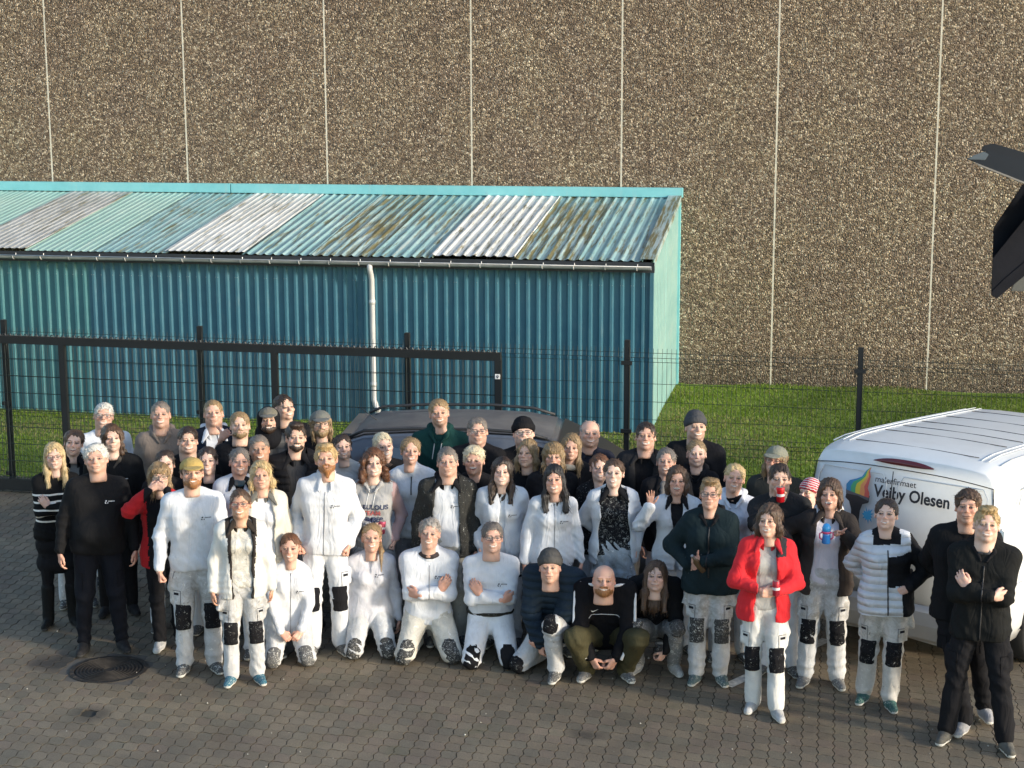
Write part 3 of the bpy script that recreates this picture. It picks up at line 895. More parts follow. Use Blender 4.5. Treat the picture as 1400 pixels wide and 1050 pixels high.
        if p.get('pads'):
            pk, pc = p['pads']
            for s in (-1, 1):
                kn, hp, an = J['kn', s], J['hip', s], J['an', s]
                fd = unit(unit(kn - hp) - unit(an - kn)) if p.get('legs', 'stand') != 'stand' else A3(s * .12, -1, 0)
                if p.get('legs') == 'kneel': fd = unit((0, -1, .15))
                up = unit(hp - kn); dn = unit(an - kn)
                wt7 = p.get('wt', 1.0) ** .7
                rr = .056 * wt7 + .010 + bag * .8 + .008
                if p.get('legs') == 'kneel': PP = [C(kn + up * .13, kn, rr + .007, rr)]; lims = [(kn + up * .12, up)]
                else: PP = [C(kn + up * .09, kn, rr + .006, rr, k=.02), C(kn, kn + dn * .13, rr, rr - .002, k=.02)]; lims = [(kn + up * .085, up), (kn + dn * .115, dn)]
                sd = unit(np.cross(fd, up))
                V, Q = solid(PP, .013, .02, lims + [(kn + fd * .016, -fd), (kn + sd * .062, sd), (kn - sd * .062, -sd)])
                if len(V):
                    N = vnormals(V, Q); V = V + N * (.003 * folds(V, 40, seed + s, (0, 0, 1)))[:, None]
                    put('knee_pad', V, Q, cloth(pc, pk))
    if p.get('skirt'):
        P = [C(T(-.07, 0, .03), T(.07, 0, .03), .105), C((-.085, 0, .62), (.085, 0, .62), .115, k=.05), C((-.08, 0, .8), (.08, 0, .8), .12, k=.05)]
        V, Q = solid(P, .02, .06, [((0, 0, .50), (0, 0, -1)), (T(0, 0, .08), R[:, 2])]); put('skirt', V, Q, cloth(BLK))
    # ---- shoes
    sk = p.get('shoes', ('dirty', (.085, .085, .085)))
    if p.get('legs', 'stand') != 'hidden':
        for s in (-1, 1):
            a, t = J['an', s], J['toe', s]
            if p.get('legs') == 'kneel' or (p.get('legs') == 'half' and s == p.get('down', -1)):
                P = [C(a, a + t * .12, .045, .036)]; cl = [((0, 0, .004), (0, 0, -1))]
            else:
                g = a[2] - .085
                P = [C(A3(a[0], a[1], g + .040) - t * .045, A3(a[0], a[1], g + .040) + t * .04, .040, .043, k=.02),
                     C(A3(a[0], a[1], g + .040) + t * .04, A3(a[0], a[1], g + .030) + t * .145, .044, .036, k=.03),
                     C(A3(a[0], a[1], g + .045), a + A3(0, 0, .03), .043, .046 if sk[0] != 'boots' else .05, k=.02)]
                if sk[0] == 'boots': P.append(C(a, a + unit(J['kn', s] - a) * .30, .052, .062, k=.02))
                cl = [((0, 0, g + .003), (0, 0, -1))]
            V, Q = solid(P, .0115 if p.get('vis', 1) == 2 else .02, .02, cl)
            zc = V[Q].mean(1)[:, 2]; slots = (zc < (a[2] - .085) + .026).astype(int)
            o = put('shoe', V, Q, [cloth(sk[1], 'splat' if sk[0] == 'dirty' else ('plaid' if sk[0] == 'sport' else 'plain'), .7), M_SOLE if sk[0] in ('dirty', 'sport') else M_SOLED], slots)
            if p.get('vis', 1) == 2 and sk[0] in ('dirty', 'sport') and p.get('legs', 'stand') == 'stand':
                mb = MB(); g = a[2] - .085
                for i in range(4):
                    c = A3(a[0], a[1], g + .083 - i * .010) + t * (.035 + i * .022); sd = np.cross(t, (0, 0, 1))
                    mb.tube([c - sd * .026 - A3(0, 0, .010), c, c + sd * .026 - A3(0, 0, .010)], .004, 5)
                lc = mb.build('laces', M_CORD, root, True)
                lc.data.transform(Matrix.Scale(S, 4)); 
    # ---- tops
    inner = p.get('inner'); outer = p.get('top', ('sweater', W_, 'white'))
    garments = []
    if inner: garments.append(('shirt', inner[0], inner[1], .007, None, inner[2] if len(inner) > 2 else 'crew'))
    garments.append(outer)
    last = None
    for gi, g in enumerate(garments):
        is_in = inner is not None and gi == 0
        if is_in: name, col, kind, off, op, neck = g; hem = -.06; opts = {}
        else:
            name, col, kind = g[:3]; opts = g[3] if len(g) > 3 else {}
            off = opts.get('off', .018 if name in ('sweater', 'shirt') else .030)
            op = opts.get('open'); neck = opts.get('neck', 'crew' if name in ('sweater', 'shirt') else 'collar'); hem = opts.get('hem', -.10 if name != 'jacket' else -.15)
        P = torso_prims(p, J, off)
        if not is_in: P += arm_prims(p, J, off * .9, opts.get('sleeve', 1.0))
        if hem > -.13 and not is_in: P.append(C(T(-.07 * p.get('wt', 1), -.002, hem + .055), T(.07 * p.get('wt', 1), -.002, hem + .055), .104 * p.get('wt', 1) ** .6 + off, k=.03))
        if hem <= -.13:
            P.append(C(T(-.078 * p.get('wt', 1), 0, hem + .02), T(.078 * p.get('wt', 1), 0, hem + .02), .104 * p.get('wt', 1) ** .6 + off, k=.05))
        nb = J['neck']; hd_ = unit(J['head'] + A3(0, .03, -.06) - nb)
        if neck in ('crew', 'collar', 'hood'): P.append(C(nb - hd_ * .03, nb + hd_ * (.018 if neck == 'crew' else .012), .070 if not fem else .062, .062 if not fem else .056, k=.02))
        if neck in ('high',): P.append(C(nb - hd_ * .03, nb + hd_ * .055, .074 if not fem else .066, .064 if not fem else .058, k=.02))
        cl = [(T(0, 0, hem), -R[:, 2])]
        if op:
            w0, w1 = op[0] * .5, op[1] * .5        # half width at the neck and at the hem
            def carve(X, Y, Z, w0=w0, w1=w1):
                lx = (X - J['pel'][0]) * R[0,0] + (Y - J['pel'][1]) * R[1,0] + (Z - J['pel'][2]) * R[2,0]
                ly = (X - J['pel'][0]) * R[0,1] + (Y - J['pel'][1]) * R[1,1] + (Z - J['pel'][2]) * R[2,1]
                lz = (X - J['pel'][0]) * R[0,2] + (Y - J['pel'][1]) * R[1,2] + (Z - J['pel'][2]) * R[2,2]
                w = w1 + (w0 - w1) * np.clip((lz + .1) / .6, 0, 1) + .006 * np.sin(lz * 22 + seed)
                return np.minimum(w - np.abs(lx), .02 - ly)
            cl.append(carve)
        if p.get('gres'): gr = p['gres']
        else: gr = .0135 if p.get('vis', 1) == 2 else (.0155 if p.get('vis', 1) == 1 else .019)
        V, Q = solid(P, gr if not is_in else .017, .022, cl)
        if len(V) == 0: continue
        N = vnormals(V, Q)
        am = np.zeros(len(V)); dirs = .5
        for s in (-1, 1):
            for Jt, w in ((J['el', s], .11), (J['wr', s], .10), (J['sh', s] + A3(-s * .03, 0, -.09), .10)):
                am = np.maximum(am, np.exp(-((V - Jt) ** 2).sum(1) / w ** 2))
        am = np.maximum(am, np.exp(-(((V - T(0, 0, hem + .08)) @ R[:, 2]) / .07) ** 2) * .7)
        fa = opts.get('fold', 1.0)
        V0 = V
        ax = unit(J['wr', 1] - J['el', 1] + A3(.3, 0, .6))
        V = V + N * (fa * ((.0012 + .0062 * am) * folds(V, 30, seed + gi, unit((.35, .2, 1)), 2.6) + .0035 * folds(V, 15, seed + 5 + gi, unit((.9, .2, .4)), 2.0) + .004 * wob(V, 10, seed + 3)))[:, None]
        if kind == 'quilt' or kind == 'puffer':
            zz = (V0 - J['pel']) @ R[:, 2]
            arm = np.zeros(len(V))
            V = V + N * (.0045 * (np.abs(np.sin(zz * 46)) - .5))[:, None]
        zone = opts.get('zone')
        slots = None; mats = [cloth(col, kind if kind != 'puffer' else 'plain')]
        if zone:
            cc = (V[Q].mean(1) - J['pel']) @ R
            slots = zone(cc); mats.append(cloth(opts['col2'], opts.get('kind2', 'plain')))
        put(name, V, Q, mats, slots)
        last = (V, Q)
        if not is_in: topV = (V, Q)
        if is_in: innV = (V, Q)
        if neck == 'collar' or neck == 'hood' or opts.get('standcol'):
            cc_ = opts.get('ccol', col)
            rr = .082 if not fem else .074
            P = [C(nb - hd_ * .035, nb + hd_ * .050, rr + .006, rr - .004), C(nb - hd_ * .04, nb + hd_ * .12, rr - .014, rr - .016, op='-', k=.004)]
            for s in (-1, 1):
                if (op or opts.get('lapel')): P.append(C(T(s * (.062 if op else .040), -.045, .515), T(s * ((.075 + op[0] * .25) if op else .048), -.108, .43), .032, .012, n=R @ A3(s * .3, -1, .35), q=2.3, k=.012))
            cl = []
            if op or opts.get('lapel'):
                hw = .028
                cl.append(lambda X, Y, Z: np.minimum(hw - np.abs(X - nb[0]) + 0 * Y + 0 * Z, (nb[1] - .02) - Y + 0 * X))
            V, Q = solid(P, .0095, .012, cl)
            put('collar', V, Q, cloth(cc_, 'plain'))
        if neck == 'hood' or opts.get('hood'):
            hc_ = opts.get('hcol', col)
            P = [E_(T(0, .095, .520), (.105, .062, .062), R=R), C(T(-.085, .05, .535), T(-.066, -.045, .495), .036, .024, k=.04), C(T(.085, .05, .535), T(.066, -.045, .495), .036, .024, k=.04),
                 *([] if op else [C(T(s * .066, -.045, .495), T(s * .022, -.100, .430), .022, .012, k=.02) for s in (-1, 1)]),
                 E_(T(0, .05, .60), (.066, .06, .07), R=R, op='-', k=.02)]
            V, Q = solid(P, .012, .03)
            N = vnormals(V, Q); V = V + N * (.004 * folds(V, 38, seed + 8, unit((1, 0, .5))))[:, None]
            put('hood', V, Q, cloth(hc_, 'plain'))
    # ---- surface helpers (front of the garment)
    def cast(V, Q):
        tree = bvh_of(V, Q)
        def f(lx, lz, lift=.003, lim=.05):
            o = T(lx, -.6, lz); d = R @ A3(0, 1, 0)
            hit = tree.ray_cast(Vector(o), Vector(d))
            if hit[0] is None: return None
            return np.array(hit[0]) - d * lift
        return f
    need = p.get('zip') or p.get('logo') or p.get('cords') or p.get('text') or p.get('belt') or p.get('extra')
    if need:
        fo = cast(*topV); fi = cast(*innV) if inner else fo
        out['fo'], out['fi'] = fo, fi
        def strip(name, xs_, zs_, w, mat, f=fo, r_=None):
            pts = [q for q in (f(a, b, .001) for a, b in zip(xs_, zs_)) if q is not None]
            if len(pts) > 1: MBt = MB().tube([q * S for q in pts], w * S, 5); return MBt.build(name, mat, root, True)
        out['strip'] = strip
        if p.get('zip'):
            z0, z1, mt = p['zip']
            zz = np.linspace(z0, z1, 22); strip('zip', [p.get('zx', .004)] * 22, zz, .0040 if mt is M_ZIP else .0060, mt)
        if p.get('logo'):
            lx, lz, lm = p['logo'][:3]; f = fi if len(p['logo']) > 3 else fo
            mb = MB()
            shapes = [[(-.020, .004), (-.012, .013), (-.004, .010), (-.008, .002)], [(-.022, -.003), (-.013, -.001), (-.010, -.012), (-.018, -.010)],
                      [(-.004, -.004), (.004, -.002), (.002, -.011), (-.003, -.010)]]
            for i in range(5): shapes.append([(.004 + i * .009, .002), (.0105 + i * .009, .002), (.0105 + i * .009, .008), (.004 + i * .009, .008)])
            for sh in shapes:
                pts = [f(lx + a * 1.15, lz + b * 1.15, .0035) for a, b in sh]
                if all(q is not None for q in pts): mb.poly([q * S for q in pts])
            if mb.f: mb.build('logo', lm, root)
        if p.get('cords'):
            cm = p['cords']
            for s in (-1, 1): strip('drawstring', [s * .030 - .002 * i for i in range(12)], np.linspace(.455, .455 - p.get('cordlen', .16), 12), .0042, cm)
    # ---- hair, beard, hats, glasses
    hr_ = p.get('hair', 'short')
    hires = fine
    if hr_:
        V, Q = hair_solid(hr_, fem, r, hires)
        if p.get('hat'):
            keep = V[:, 2] < .055
            fk = keep[Q].all(1); Q = Q[fk]
        if len(V):
            Vh, Qh = V, Q; T3 = None
            used = np.unique(Q)
            if len(used) > 50:
                Nn = vnormals(V, Q); n_ = 420 if fine else 160
                if hr_ in ('buzz', 'bald'): n_ //= 3
                pk = used[r.randint(0, len(used), n_)]; p0 = V[pk]; nn = Nn[pk]
                long_ = hr_ in ('long', 'mid', 'bob', 'fringe', 'curly')
                flow = np.stack([p0[:, 0] * (2.0 if not long_ else .5), np.where(p0[:, 1] > 0, .6, -.5 if hr_ in ('short', 'quiff', 'tousled', 'curlytop', 'fringe') else .6) * np.ones(n_) * (.3 if long_ else 1), -np.ones(n_) * (1.0 if long_ else .45)], 1) + r.randn(n_, 3) * (.25 if hr_ not in ('curly', 'curlytop', 'tousled') else .9)
                flow -= nn * (flow * nn).sum(1, keepdims=True); flow /= np.linalg.norm(flow, axis=1, keepdims=True) + 1e-9
                L_ = (r.uniform(.018, .040, (n_, 1)) if not long_ else r.uniform(.03, .08, (n_, 1))) * (.5 if hr_ in ('buzz', 'bald', 'recede') else 1)
                wd = np.cross(flow, nn) * r.uniform(.0012, .0026, (n_, 1))
                a0 = p0 - nn * .001; a1 = p0 + flow * L_ * .5 + nn * .0045; a2 = p0 + flow * L_ + nn * (r.uniform(.0, .009, (n_, 1)) * (.5 if hr_ in ('buzz', 'bald', 'recede', 'bun') else 1)) - A3(0, 0, .004)
                b_ = len(V); Vh = np.concatenate([V, np.stack([a0 - wd, a0 + wd, a1 + wd, a1 - wd, a2], 1).reshape(-1, 3)])
                ii = b_ + 5 * np.arange(n_)[:, None]; Qh = np.concatenate([Q, ii + np.array([[0, 1, 2, 3]])]); T3 = ii + np.array([[3, 2, 4]])
            link('hair', mesh_np('hair', toH(Vh) * S, Qh, T3), hairmat(hcn), root)
    if p.get('ponyfront'):
        P = [C((0, .10, .06), (.055, .08, .02), .022, .022), C((.055, .08, .02), (.085, -.01, -.10), .022, .022), C((.085, -.01, -.10), (.080, -.075, -.27), .022, .008)]
        V, Q = solid(P, .009, .02); N = vnormals(V, Q); V = V + N * (.003 * folds(V, 120, 3, (1, 0, 0)))[:, None]
        put('ponytail', toH(V), Q, hairmat(hcn))
    if p.get('beard'):
        t, bl, bcn = p['beard']
        P = [E_((0, -.056, -.088), (.028 + t, .027 + t, .023 + t)), E_((.036, -.012, -.062), (.022 + t, .044 + t * .5, .032 + t)), E_((-.036, -.012, -.062), (.022 + t, .044 + t * .5, .032 + t)),
             E_((0, -.040, -.068), (.048 + t * .6, .046 + t, .034 + t)), C((-.022, -.088, -.040), (.022, -.088, -.040), .006 + t * .4, k=.008),
             E_((0, -.112, -.0545), (.0235, .03, .0105), op='-', k=.006), E_((0, -.06, .010), (.066, .075, .048), op='-', k=.008)]
        if bl: P.insert(0, C((0, -.062, -.09), (0, -.070, -.09 - bl), .036, .014, k=.03))
        V, Q = solid(P, .006, .015); 
        if len(V):
            N = vnormals(V, Q); V = V + N * (.0022 * folds(V, 190, seed, (1, .3, 0)) + .001)[:, None]
            put('beard', toH(V), Q, hairmat(bcn))
    if p.get('hat'):
        kd, hcol_, hk = p['hat']
        V, Q = cap_solid(kd); put('beanie' if kd == 'beanie' else 'cap', toH(V), Q, cloth(hcol_, hk))
    if p.get('hoodup') is not None:
        P = [E_((0, .028, .030), (.098, .108, .108)), C((0, .03, -.05), (0, .04, -.17), .09, .11, k=.04), E_((0, -.125, -.012), (.066, .105, .098), op='-', k=.015), ]
        V, Q = solid(P, .010, .02); put('hood', toH(V), Q, cloth(p['hoodup']))
    if p.get('specs'):
        fm = M_FRAMER if p['specs'] == 'red' else M_FRAME
        mb = MB(); tw = .0021
        for s in (-1, 1):
            mb.tube([toH(q) * S for q in frame_pts(s * .0325, .0255, .0185)], tw, 5, closed=True)
            mb.tube([toH(q) * S for q in (A3(s * .058, -.092, .012), A3(s * .074, -.06, .012), A3(s * .081, .005, .010))], tw, 5)
        mb.tube([toH(q) * S for q in (A3(-.009, -.103, .010), A3(0, -.107, .012), A3(.009, -.103, .010))], tw, 5)
        o = mb.build('glasses', fm, root, True)
        mb = MB()
        for s in (-1, 1): mb.poly([toH(q) * S for q in frame_pts(s * .0325, .0245, .0175)])
        l_ = mb.build('lens', M_LENS, o)
    if p.get('scarf'):
        P = []
        for k_ in range(10):
            a0, a1 = 2 * pi * k_ / 10, 2 * pi * (k_ + 1) / 10
            P.append(C(T(.066 * cos(a0), .012 + .066 * sin(a0), .505 + .014 * sin(a0)), T(.066 * cos(a1), .012 + .066 * sin(a1), .505 + .014 * sin(a1)), .030, k=.02))
        if p.get('scarftail'): P += [C(T(s * .045, -.07, .48), T(s * .06, -.125, .28), .028, .03, k=.02) for s in (-1, 1)]
        V, Q = solid(P, .011, .02); N = vnormals(V, Q); V = V + N * (.005 * folds(V, 60, seed, (0, .2, 1)))[:, None]
        put('scarf', V, Q, cloth(*p['scarf']))
    if p.get('belt'):
        pts = []
        wt = p.get('wt', 1)
        for k_ in range(24):
            a = 2 * pi * k_ / 24
            pts.append(T((.085 * wt + .092) * cos(a) * 1.02, (.112 * wt ** .6) * sin(a) * 1.04, .045) * S)
        MB().tube(pts, .018, 6, closed=True).build('belt', cloth((.03, .028, .022), 'splatlite'), root, True)
    return out
# ------------------------------------------------------------------ the place: everything runs along UU (to the right) and NN (away)
TH = .19
UU = Vector((cos(TH), -sin(TH), 0)); NN = Vector((sin(TH), cos(TH), 0)); ZZ = Vector((0, 0, 1))
TF = .2266
UF = Vector((cos(TF), -sin(TF), 0)); NF = Vector((sin(TF), cos(TF), 0))
def un(u, n, z=0): return UU * u + NN * n + ZZ * z
DW = 26.46
R_UN = Matrix((UU, NN, ZZ)).transposed()

# ---- exposed aggregate wall
def mat_aggregate():
    m, nt, b = nt_mat('exposed_aggregate'); N = NB(nt)
    v1 = N.n('TexVoronoi'); v1.inputs['Scale'].default_value = 45; N.l(N.co.outputs['Object'], v1.inputs['Vector'])
    v2 = N.n('TexVoronoi'); v2.inputs['Scale'].default_value = 24; N.l(N.co.outputs['Object'], v2.inputs['Vector'])
    s1 = N.sep(v1.outputs['Color']); s2 = N.sep(v2.outputs['Color'])
    c = N.ramp(s1[0], [(.0, (.028, .021, .014)), (.30, (.085, .062, .038)), (.55, (.150, .112, .070)), (.76, (.23, .178, .115)), (.89, (.44, .375, .26)), (1.0, (.70, .63, .50))])
    c2 = N.ramp(s2[1], [(.0, (.05, .035, .024)), (.5, (.16, .11, .07)), (.85, (.24, .19, .15)), (1.0, (.52, .46, .37))])
    c = N.mix(c, c2, .28)
    big = N.ramp(N.noise(.9, 4, .6), [(.3, (.88, .80, .78)), (.7, (1.10, 1.06, .96))])
    c = N.mix(c, big, 1.0, 'MULTIPLY')
    z = N.sep(N.co.outputs['Object'])[2]
    damp = N.ramp(N.math('ADD', z, N.math('MULTIPLY', N.noise(2.5, 3), .35)), [(.25, (.62, .62, .60)), (.75, (1, 1, 1))])
    c = N.mix(c, damp, 1.0, 'MULTIPLY')
    N.l(c, b.inputs['Base Color']); b.inputs['Roughness'].default_value = .62; b.inputs['Specular IOR Level'].default_value = .45
    N.l(N.bump(N.math('SUBTRACT', 1.0, v1.outputs['Distance']), 1.0, .022), b.inputs['Normal'])
    return m
M_AGG = mat_aggregate()
M_JOINT = simple('joint_sealant', (.56, .52, .42), .7, var=.2, scale=9)
wall = empty('concrete_wall', un(0, DW), -TH, 'tall brown exposed aggregate concrete wall with pale vertical joints behind the shed', 'wall')
PW, U0 = 2.40, -12.93
for i in range(-2, 9):
    u0 = U0 + i * PW
    MB().box((u0 + PW / 2, .10, 5.9), (PW - .028, .2, 12.2)).build('wall_panel', M_AGG, wall)
    MB().box((u0, .055, 5.9), (.026, .11, 12.2)).build('joint', M_JOINT, wall)

# ---- grass bank, gravel strip
def mat_soil():
    m, nt, b = nt_mat('turf_soil'); N = NB(nt)
    c = N.ramp(N.noise(1.6, 6, .65), [(.3, (.105, .165, .016)), (.6, (.145, .215, .024)), (.8, (.16, .18, .04))])
    N.l(c, b.inputs['Base Color']); b.inputs['Roughness'].default_value = .95
    N.l(N.bump(N.noise(40, 4), .6, .03), b.inputs['Normal'])
    return m
def lumpy(u, n): return .03 * sin(u * 1.3 + n) + .02 * sin(u * 3.1 - n * 2.2) + .0
def lawn_z(u, n):
    t = (n - 18.35) / (DW - 18.35)
    return -.02 + .03 * min(1, max(0, t)) + (lumpy(u, n) if 0 < t < 1 else 0) * min(1, t * 6) * (.35 if u < -2.3 and n > 22.3 else 1)
us = np.linspace(-16, 8, 90); ns = np.linspace(18.3, DW + .1, 34)
V = [tuple(un(u, n, lawn_z(u, n))) for u in us for n in ns]
Q = [(i * 34 + j, (i + 1) * 34 + j, (i + 1) * 34 + j + 1, i * 34 + j + 1) for i in range(89) for j in range(33)]
link('lawn', mesh_np('lawn', V, Q), mat_soil()); tag(bpy.data.objects['lawn'], kind='structure')
g = MB(); g.box((0, 0, 0), (300, 300, .2)).build('ground', simple('far_ground', (.09, .085, .07), .95)).location = (0, 40, -.33)
tag(bpy.data.objects['ground'], kind='structure')

def mat_grass():
    m, nt, b = nt_mat('grass_blade'); N = NB(nt)
    a = N.n('VertexColor'); a.layer_name = 'Col'; N.l(a.outputs['Color'], b.inputs['Base Color'])
    b.inputs['Roughness'].default_value = .55; b.inputs['Specular IOR Level'].default_value = .3
    t = N.n('BsdfTranslucent'); N.l(a.outputs['Color'], t.inputs['Color'])
    mx = N.n('MixShader'); mx.inputs[0].default_value = .28
    out = nt.nodes['Material Output']; N.l(b.outputs[0], mx.inputs[1]); N.l(t.outputs[0], mx.inputs[2]); N.l(mx.outputs[0], out.inputs['Surface'])
    return m
def blades(name, cnt, fu, hgt, colA, colB, colC, mat):
    P = fu(cnt); cnt = len(P)
    ang = rng.rand(cnt) * 6.283; h = hgt * (.5 + rng.rand(cnt)) ; lean = (rng.rand(cnt, 2) - .5) * h[:, None] * 1.5
    w = .0055 + .005 * rng.rand(cnt)
    dx, dy = np.cos(ang) * w, np.sin(ang) * w
    A = P + np.stack([dx, dy, np.zeros(cnt)], 1); B = P - np.stack([dx, dy, np.zeros(cnt)], 1)
    Cc = P + np.stack([lean[:, 0], lean[:, 1], h], 1)
    V = np.stack([A, B, Cc], 1).reshape(-1, 3); T = np.arange(cnt * 3).reshape(-1, 3)
    patch = np.clip(.5 + .35 * wob(P, 1.1, 3) + .25 * wob(P, 3.3, 4) + .2 * (rng.rand(cnt) - .5), 0, 1)[:, None]
    col = np.array(colA) * (1 - patch) + np.array(colB) * patch
    bare = np.clip((wob(P, 2.1, 8) + wob(P, .7, 9) - .9) * 1.2, 0, 1); dry = rng.rand(cnt) < .10 + .5 * bare; col[dry] = colC
    col *= (1 + .18 * wob(P, .5, 12))[:, None]
    col = col * (.75 + .5 * rng.rand(cnt, 1))
    return link(name, mesh_np(name, V, tris=T, smooth=False, colors=np.repeat(col, 3, 0)), mat)
MGR = mat_grass()
def lawn_pts(cnt):
    u = rng.uniform(-12.5, 6.2, cnt); n = rng.uniform(18.5, DW - .02, cnt)
    ok = ~((u < -2.42) & (n > 22.62)); u, n = u[ok], n[ok]
    z = np.array([lawn_z(a, b) for a, b in zip(u, n)])
    return np.stack([u * UU.x + n * NN.x, u * UU.y + n * NN.y, z], 1)
tag(blades('grass', 220000, lawn_pts, .028, (.105, .165, .014), (.155, .240, .020), (.22, .21, .08), MGR), kind='stuff')

# ---- block paving
PX, PY_ = .118, .140
def mat_paver():
    m, nt, b = nt_mat('paving_block'); N = NB(nt)
    a = N.n('VertexColor'); a.layer_name = 'Col'
    P = N.n('NewGeometry').outputs['Position']
    c = N.mix(a.outputs['Color'], N.ramp(N.noise(90, 4, .7, P), [(.3, .66), (.5, .97), (.72, 1.35)]), 1.0, 'MULTIPLY')
    sp = N.ramp(N.noise(150, 2, .6, P), [(.69, 0), (.75, .8)]); c = N.mix(c, (.36, .34, .29), sp)
    st = N.ramp(N.noise(.9, 5, .65, P), [(.36, (.74, .73, .72)), (.64, (1.14, 1.11, 1.02))]); c = N.mix(c, st, 1.0, 'MULTIPLY')
    moss = N.ramp(N.noise(2.6, 5, .7, P), [(.56, 0), (.72, .40)]); c = N.mix(c, (.060, .070, .034), moss)
    rust = N.ramp(N.noise(1.9, 4, .6, P), [(.60, 0), (.75, .35)]); c = N.mix(c, (.12, .070, .045), rust)
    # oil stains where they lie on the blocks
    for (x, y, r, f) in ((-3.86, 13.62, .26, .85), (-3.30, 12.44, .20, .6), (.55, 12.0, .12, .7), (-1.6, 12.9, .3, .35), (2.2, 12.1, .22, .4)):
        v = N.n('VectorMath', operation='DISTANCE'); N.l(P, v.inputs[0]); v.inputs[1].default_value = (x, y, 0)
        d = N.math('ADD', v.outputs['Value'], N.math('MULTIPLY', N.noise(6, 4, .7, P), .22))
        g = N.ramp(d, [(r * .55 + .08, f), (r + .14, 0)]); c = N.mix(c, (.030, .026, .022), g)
    N.l(c, b.inputs['Base Color']); b.inputs['Specular IOR Level'].default_value = .4
    N.l(N.ramp(N.noise(2.2, 4, .6, P), [(.35, .48), (.65, .80)]), b.inputs['Roughness'])
    N.l(N.bump(N.noise(120, 4, .7, P), .55, .006), b.inputs['Normal'])
    return m
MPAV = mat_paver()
MAN_U, MAN_N, MAN_R = -5.87, 12.57, .325
PVC = [(.168, .136, .098), (.178, .146, .106), (.156, .130, .097), (.172, .136, .103), (.150, .130, .098), (.184, .152, .112)]
def paver_outline(g=.0030, k=6):
    a, b = PX / 2, PY_ / 2; amp = .0085
    w = lambda t: amp * sin(2 * pi * t)
    pts = []
    for i in range(k): t = i / k; pts.append((-a + g + (2 * a - 2 * g) * t, -b + g + w(t) * .75))
    for i in range(k): t = i / k; pts.append((a - g + w(t), -b + g + (2 * b - 2 * g) * t))
    for i in range(k): t = 1 - i / k; pts.append((-a + g + (2 * a - 2 * g) * t, b - g + w(t) * .75))
    for i in range(k): t = 1 - i / k; pts.append((-a + g + w(t), -b + g + (2 * b - 2 * g) * t))
    return np.array(pts)
OUT = paver_outline(); NO = len(OUT)
def paver_arrays():
    top = np.concatenate([OUT * .985, np.full((NO, 1), 0.)], 1); mid = np.concatenate([OUT, np.full((NO, 1), -.0018)], 1); bot = np.concatenate([OUT, np.full((NO, 1), -.016)], 1)
    V = np.concatenate([[[0, 0, .0]], top, mid, bot])
    T = [(0, 1 + i, 1 + (i + 1) % NO) for i in range(NO)]
    Qd = [(1 + i, 1 + NO + i, 1 + NO + (i + 1) % NO, 1 + (i + 1) % NO) for i in range(NO)] + [(1 + NO + i, 1 + 2 * NO + i, 1 + 2 * NO + (i + 1) % NO, 1 + NO + (i + 1) % NO) for i in range(NO)]
    return V, np.array(T), np.array(Qd)[:, ::-1]
PVV, PVT, PVQ = paver_arrays()
cells = []; HOLE = Vector((-3.31, 12.44, 0))
for i in range(-110, 95):
    for j in range(55, 131):
        u, n = i * PX + .05, j * PY_
        if n > 18.18: continue
        P = un(u, n); dy = P.y
        X = 700 + FPX * P.x / (dy * cos(PITCH) + CAM_H * sin(PITCH))
        if not (-520 < X < 2300): continue
        if sqrt((u - MAN_U) ** 2 + (n - MAN_N) ** 2) < MAN_R + .05: continue
        if abs(u - HOLE.dot(UU)) < .06 and abs(n - HOLE.dot(NN)) < .075: continue
        zc = dy * cos(PITCH) + CAM_H * sin(PITCH); Yp = 525 + FPX * (CAM_H * cos(PITCH) - dy * sin(PITCH)) / zc
        if Yp > 1380: continue
        cells.append((u, n, Yp if -60 < X < 1460 else -Yp))
paving = link('paving', MB().box((0, 0, 0), (44, 26, .2)).mesh('paving'), simple('joint_sand', (.030, .027, .020), .95, bump=.5), None)
paving.location = un(-1, 5.3 + 0, -.112); paving.rotation_euler = (0, 0, -TH); tag(paving, kind='structure')
bpy.context.view_layer.update()
pinv = paving.matrix_world.inverted()
cells.sort(key=lambda c: -c[2])
prot = []
for k, c in enumerate(PVC):
    col = np.tile(np.array(c), (len(PVV), 1)); col[1 + NO:] *= .4  # joint shade painted into bevels and sides so sunlit edges stay dark
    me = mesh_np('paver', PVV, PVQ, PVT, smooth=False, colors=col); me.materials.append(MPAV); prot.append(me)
inframe = [c for c in cells if 0 < c[2] < 1056][:300]; ids = set(id(c) for c in inframe)
for c in inframe:
    o = bpy.data.objects.new('paver', prot[rng.randint(6)]); COL.objects.link(o); o.parent = paving
    p = pinv @ un(c[0], c[1], rng.uniform(-.0015, .0015)); o.location = p
    o.rotation_euler = (rng.uniform(-.006, .006), rng.uniform(-.006, .006), 0)
rest = [c for c in cells if id(c) not in ids]
Vs, Ts, Qs, Cs = [], [], [], []; n0 = 0
LOI = np.array([0] + [1 + i for i in range(0, NO, 3)]); LOV = np.concatenate([PVV[LOI]]); LOT = np.array([(0, 1 + i, 1 + (i + 1) % 8) for i in range(8)])
LVs, LTs, LCs = [], [], []; m0 = 0
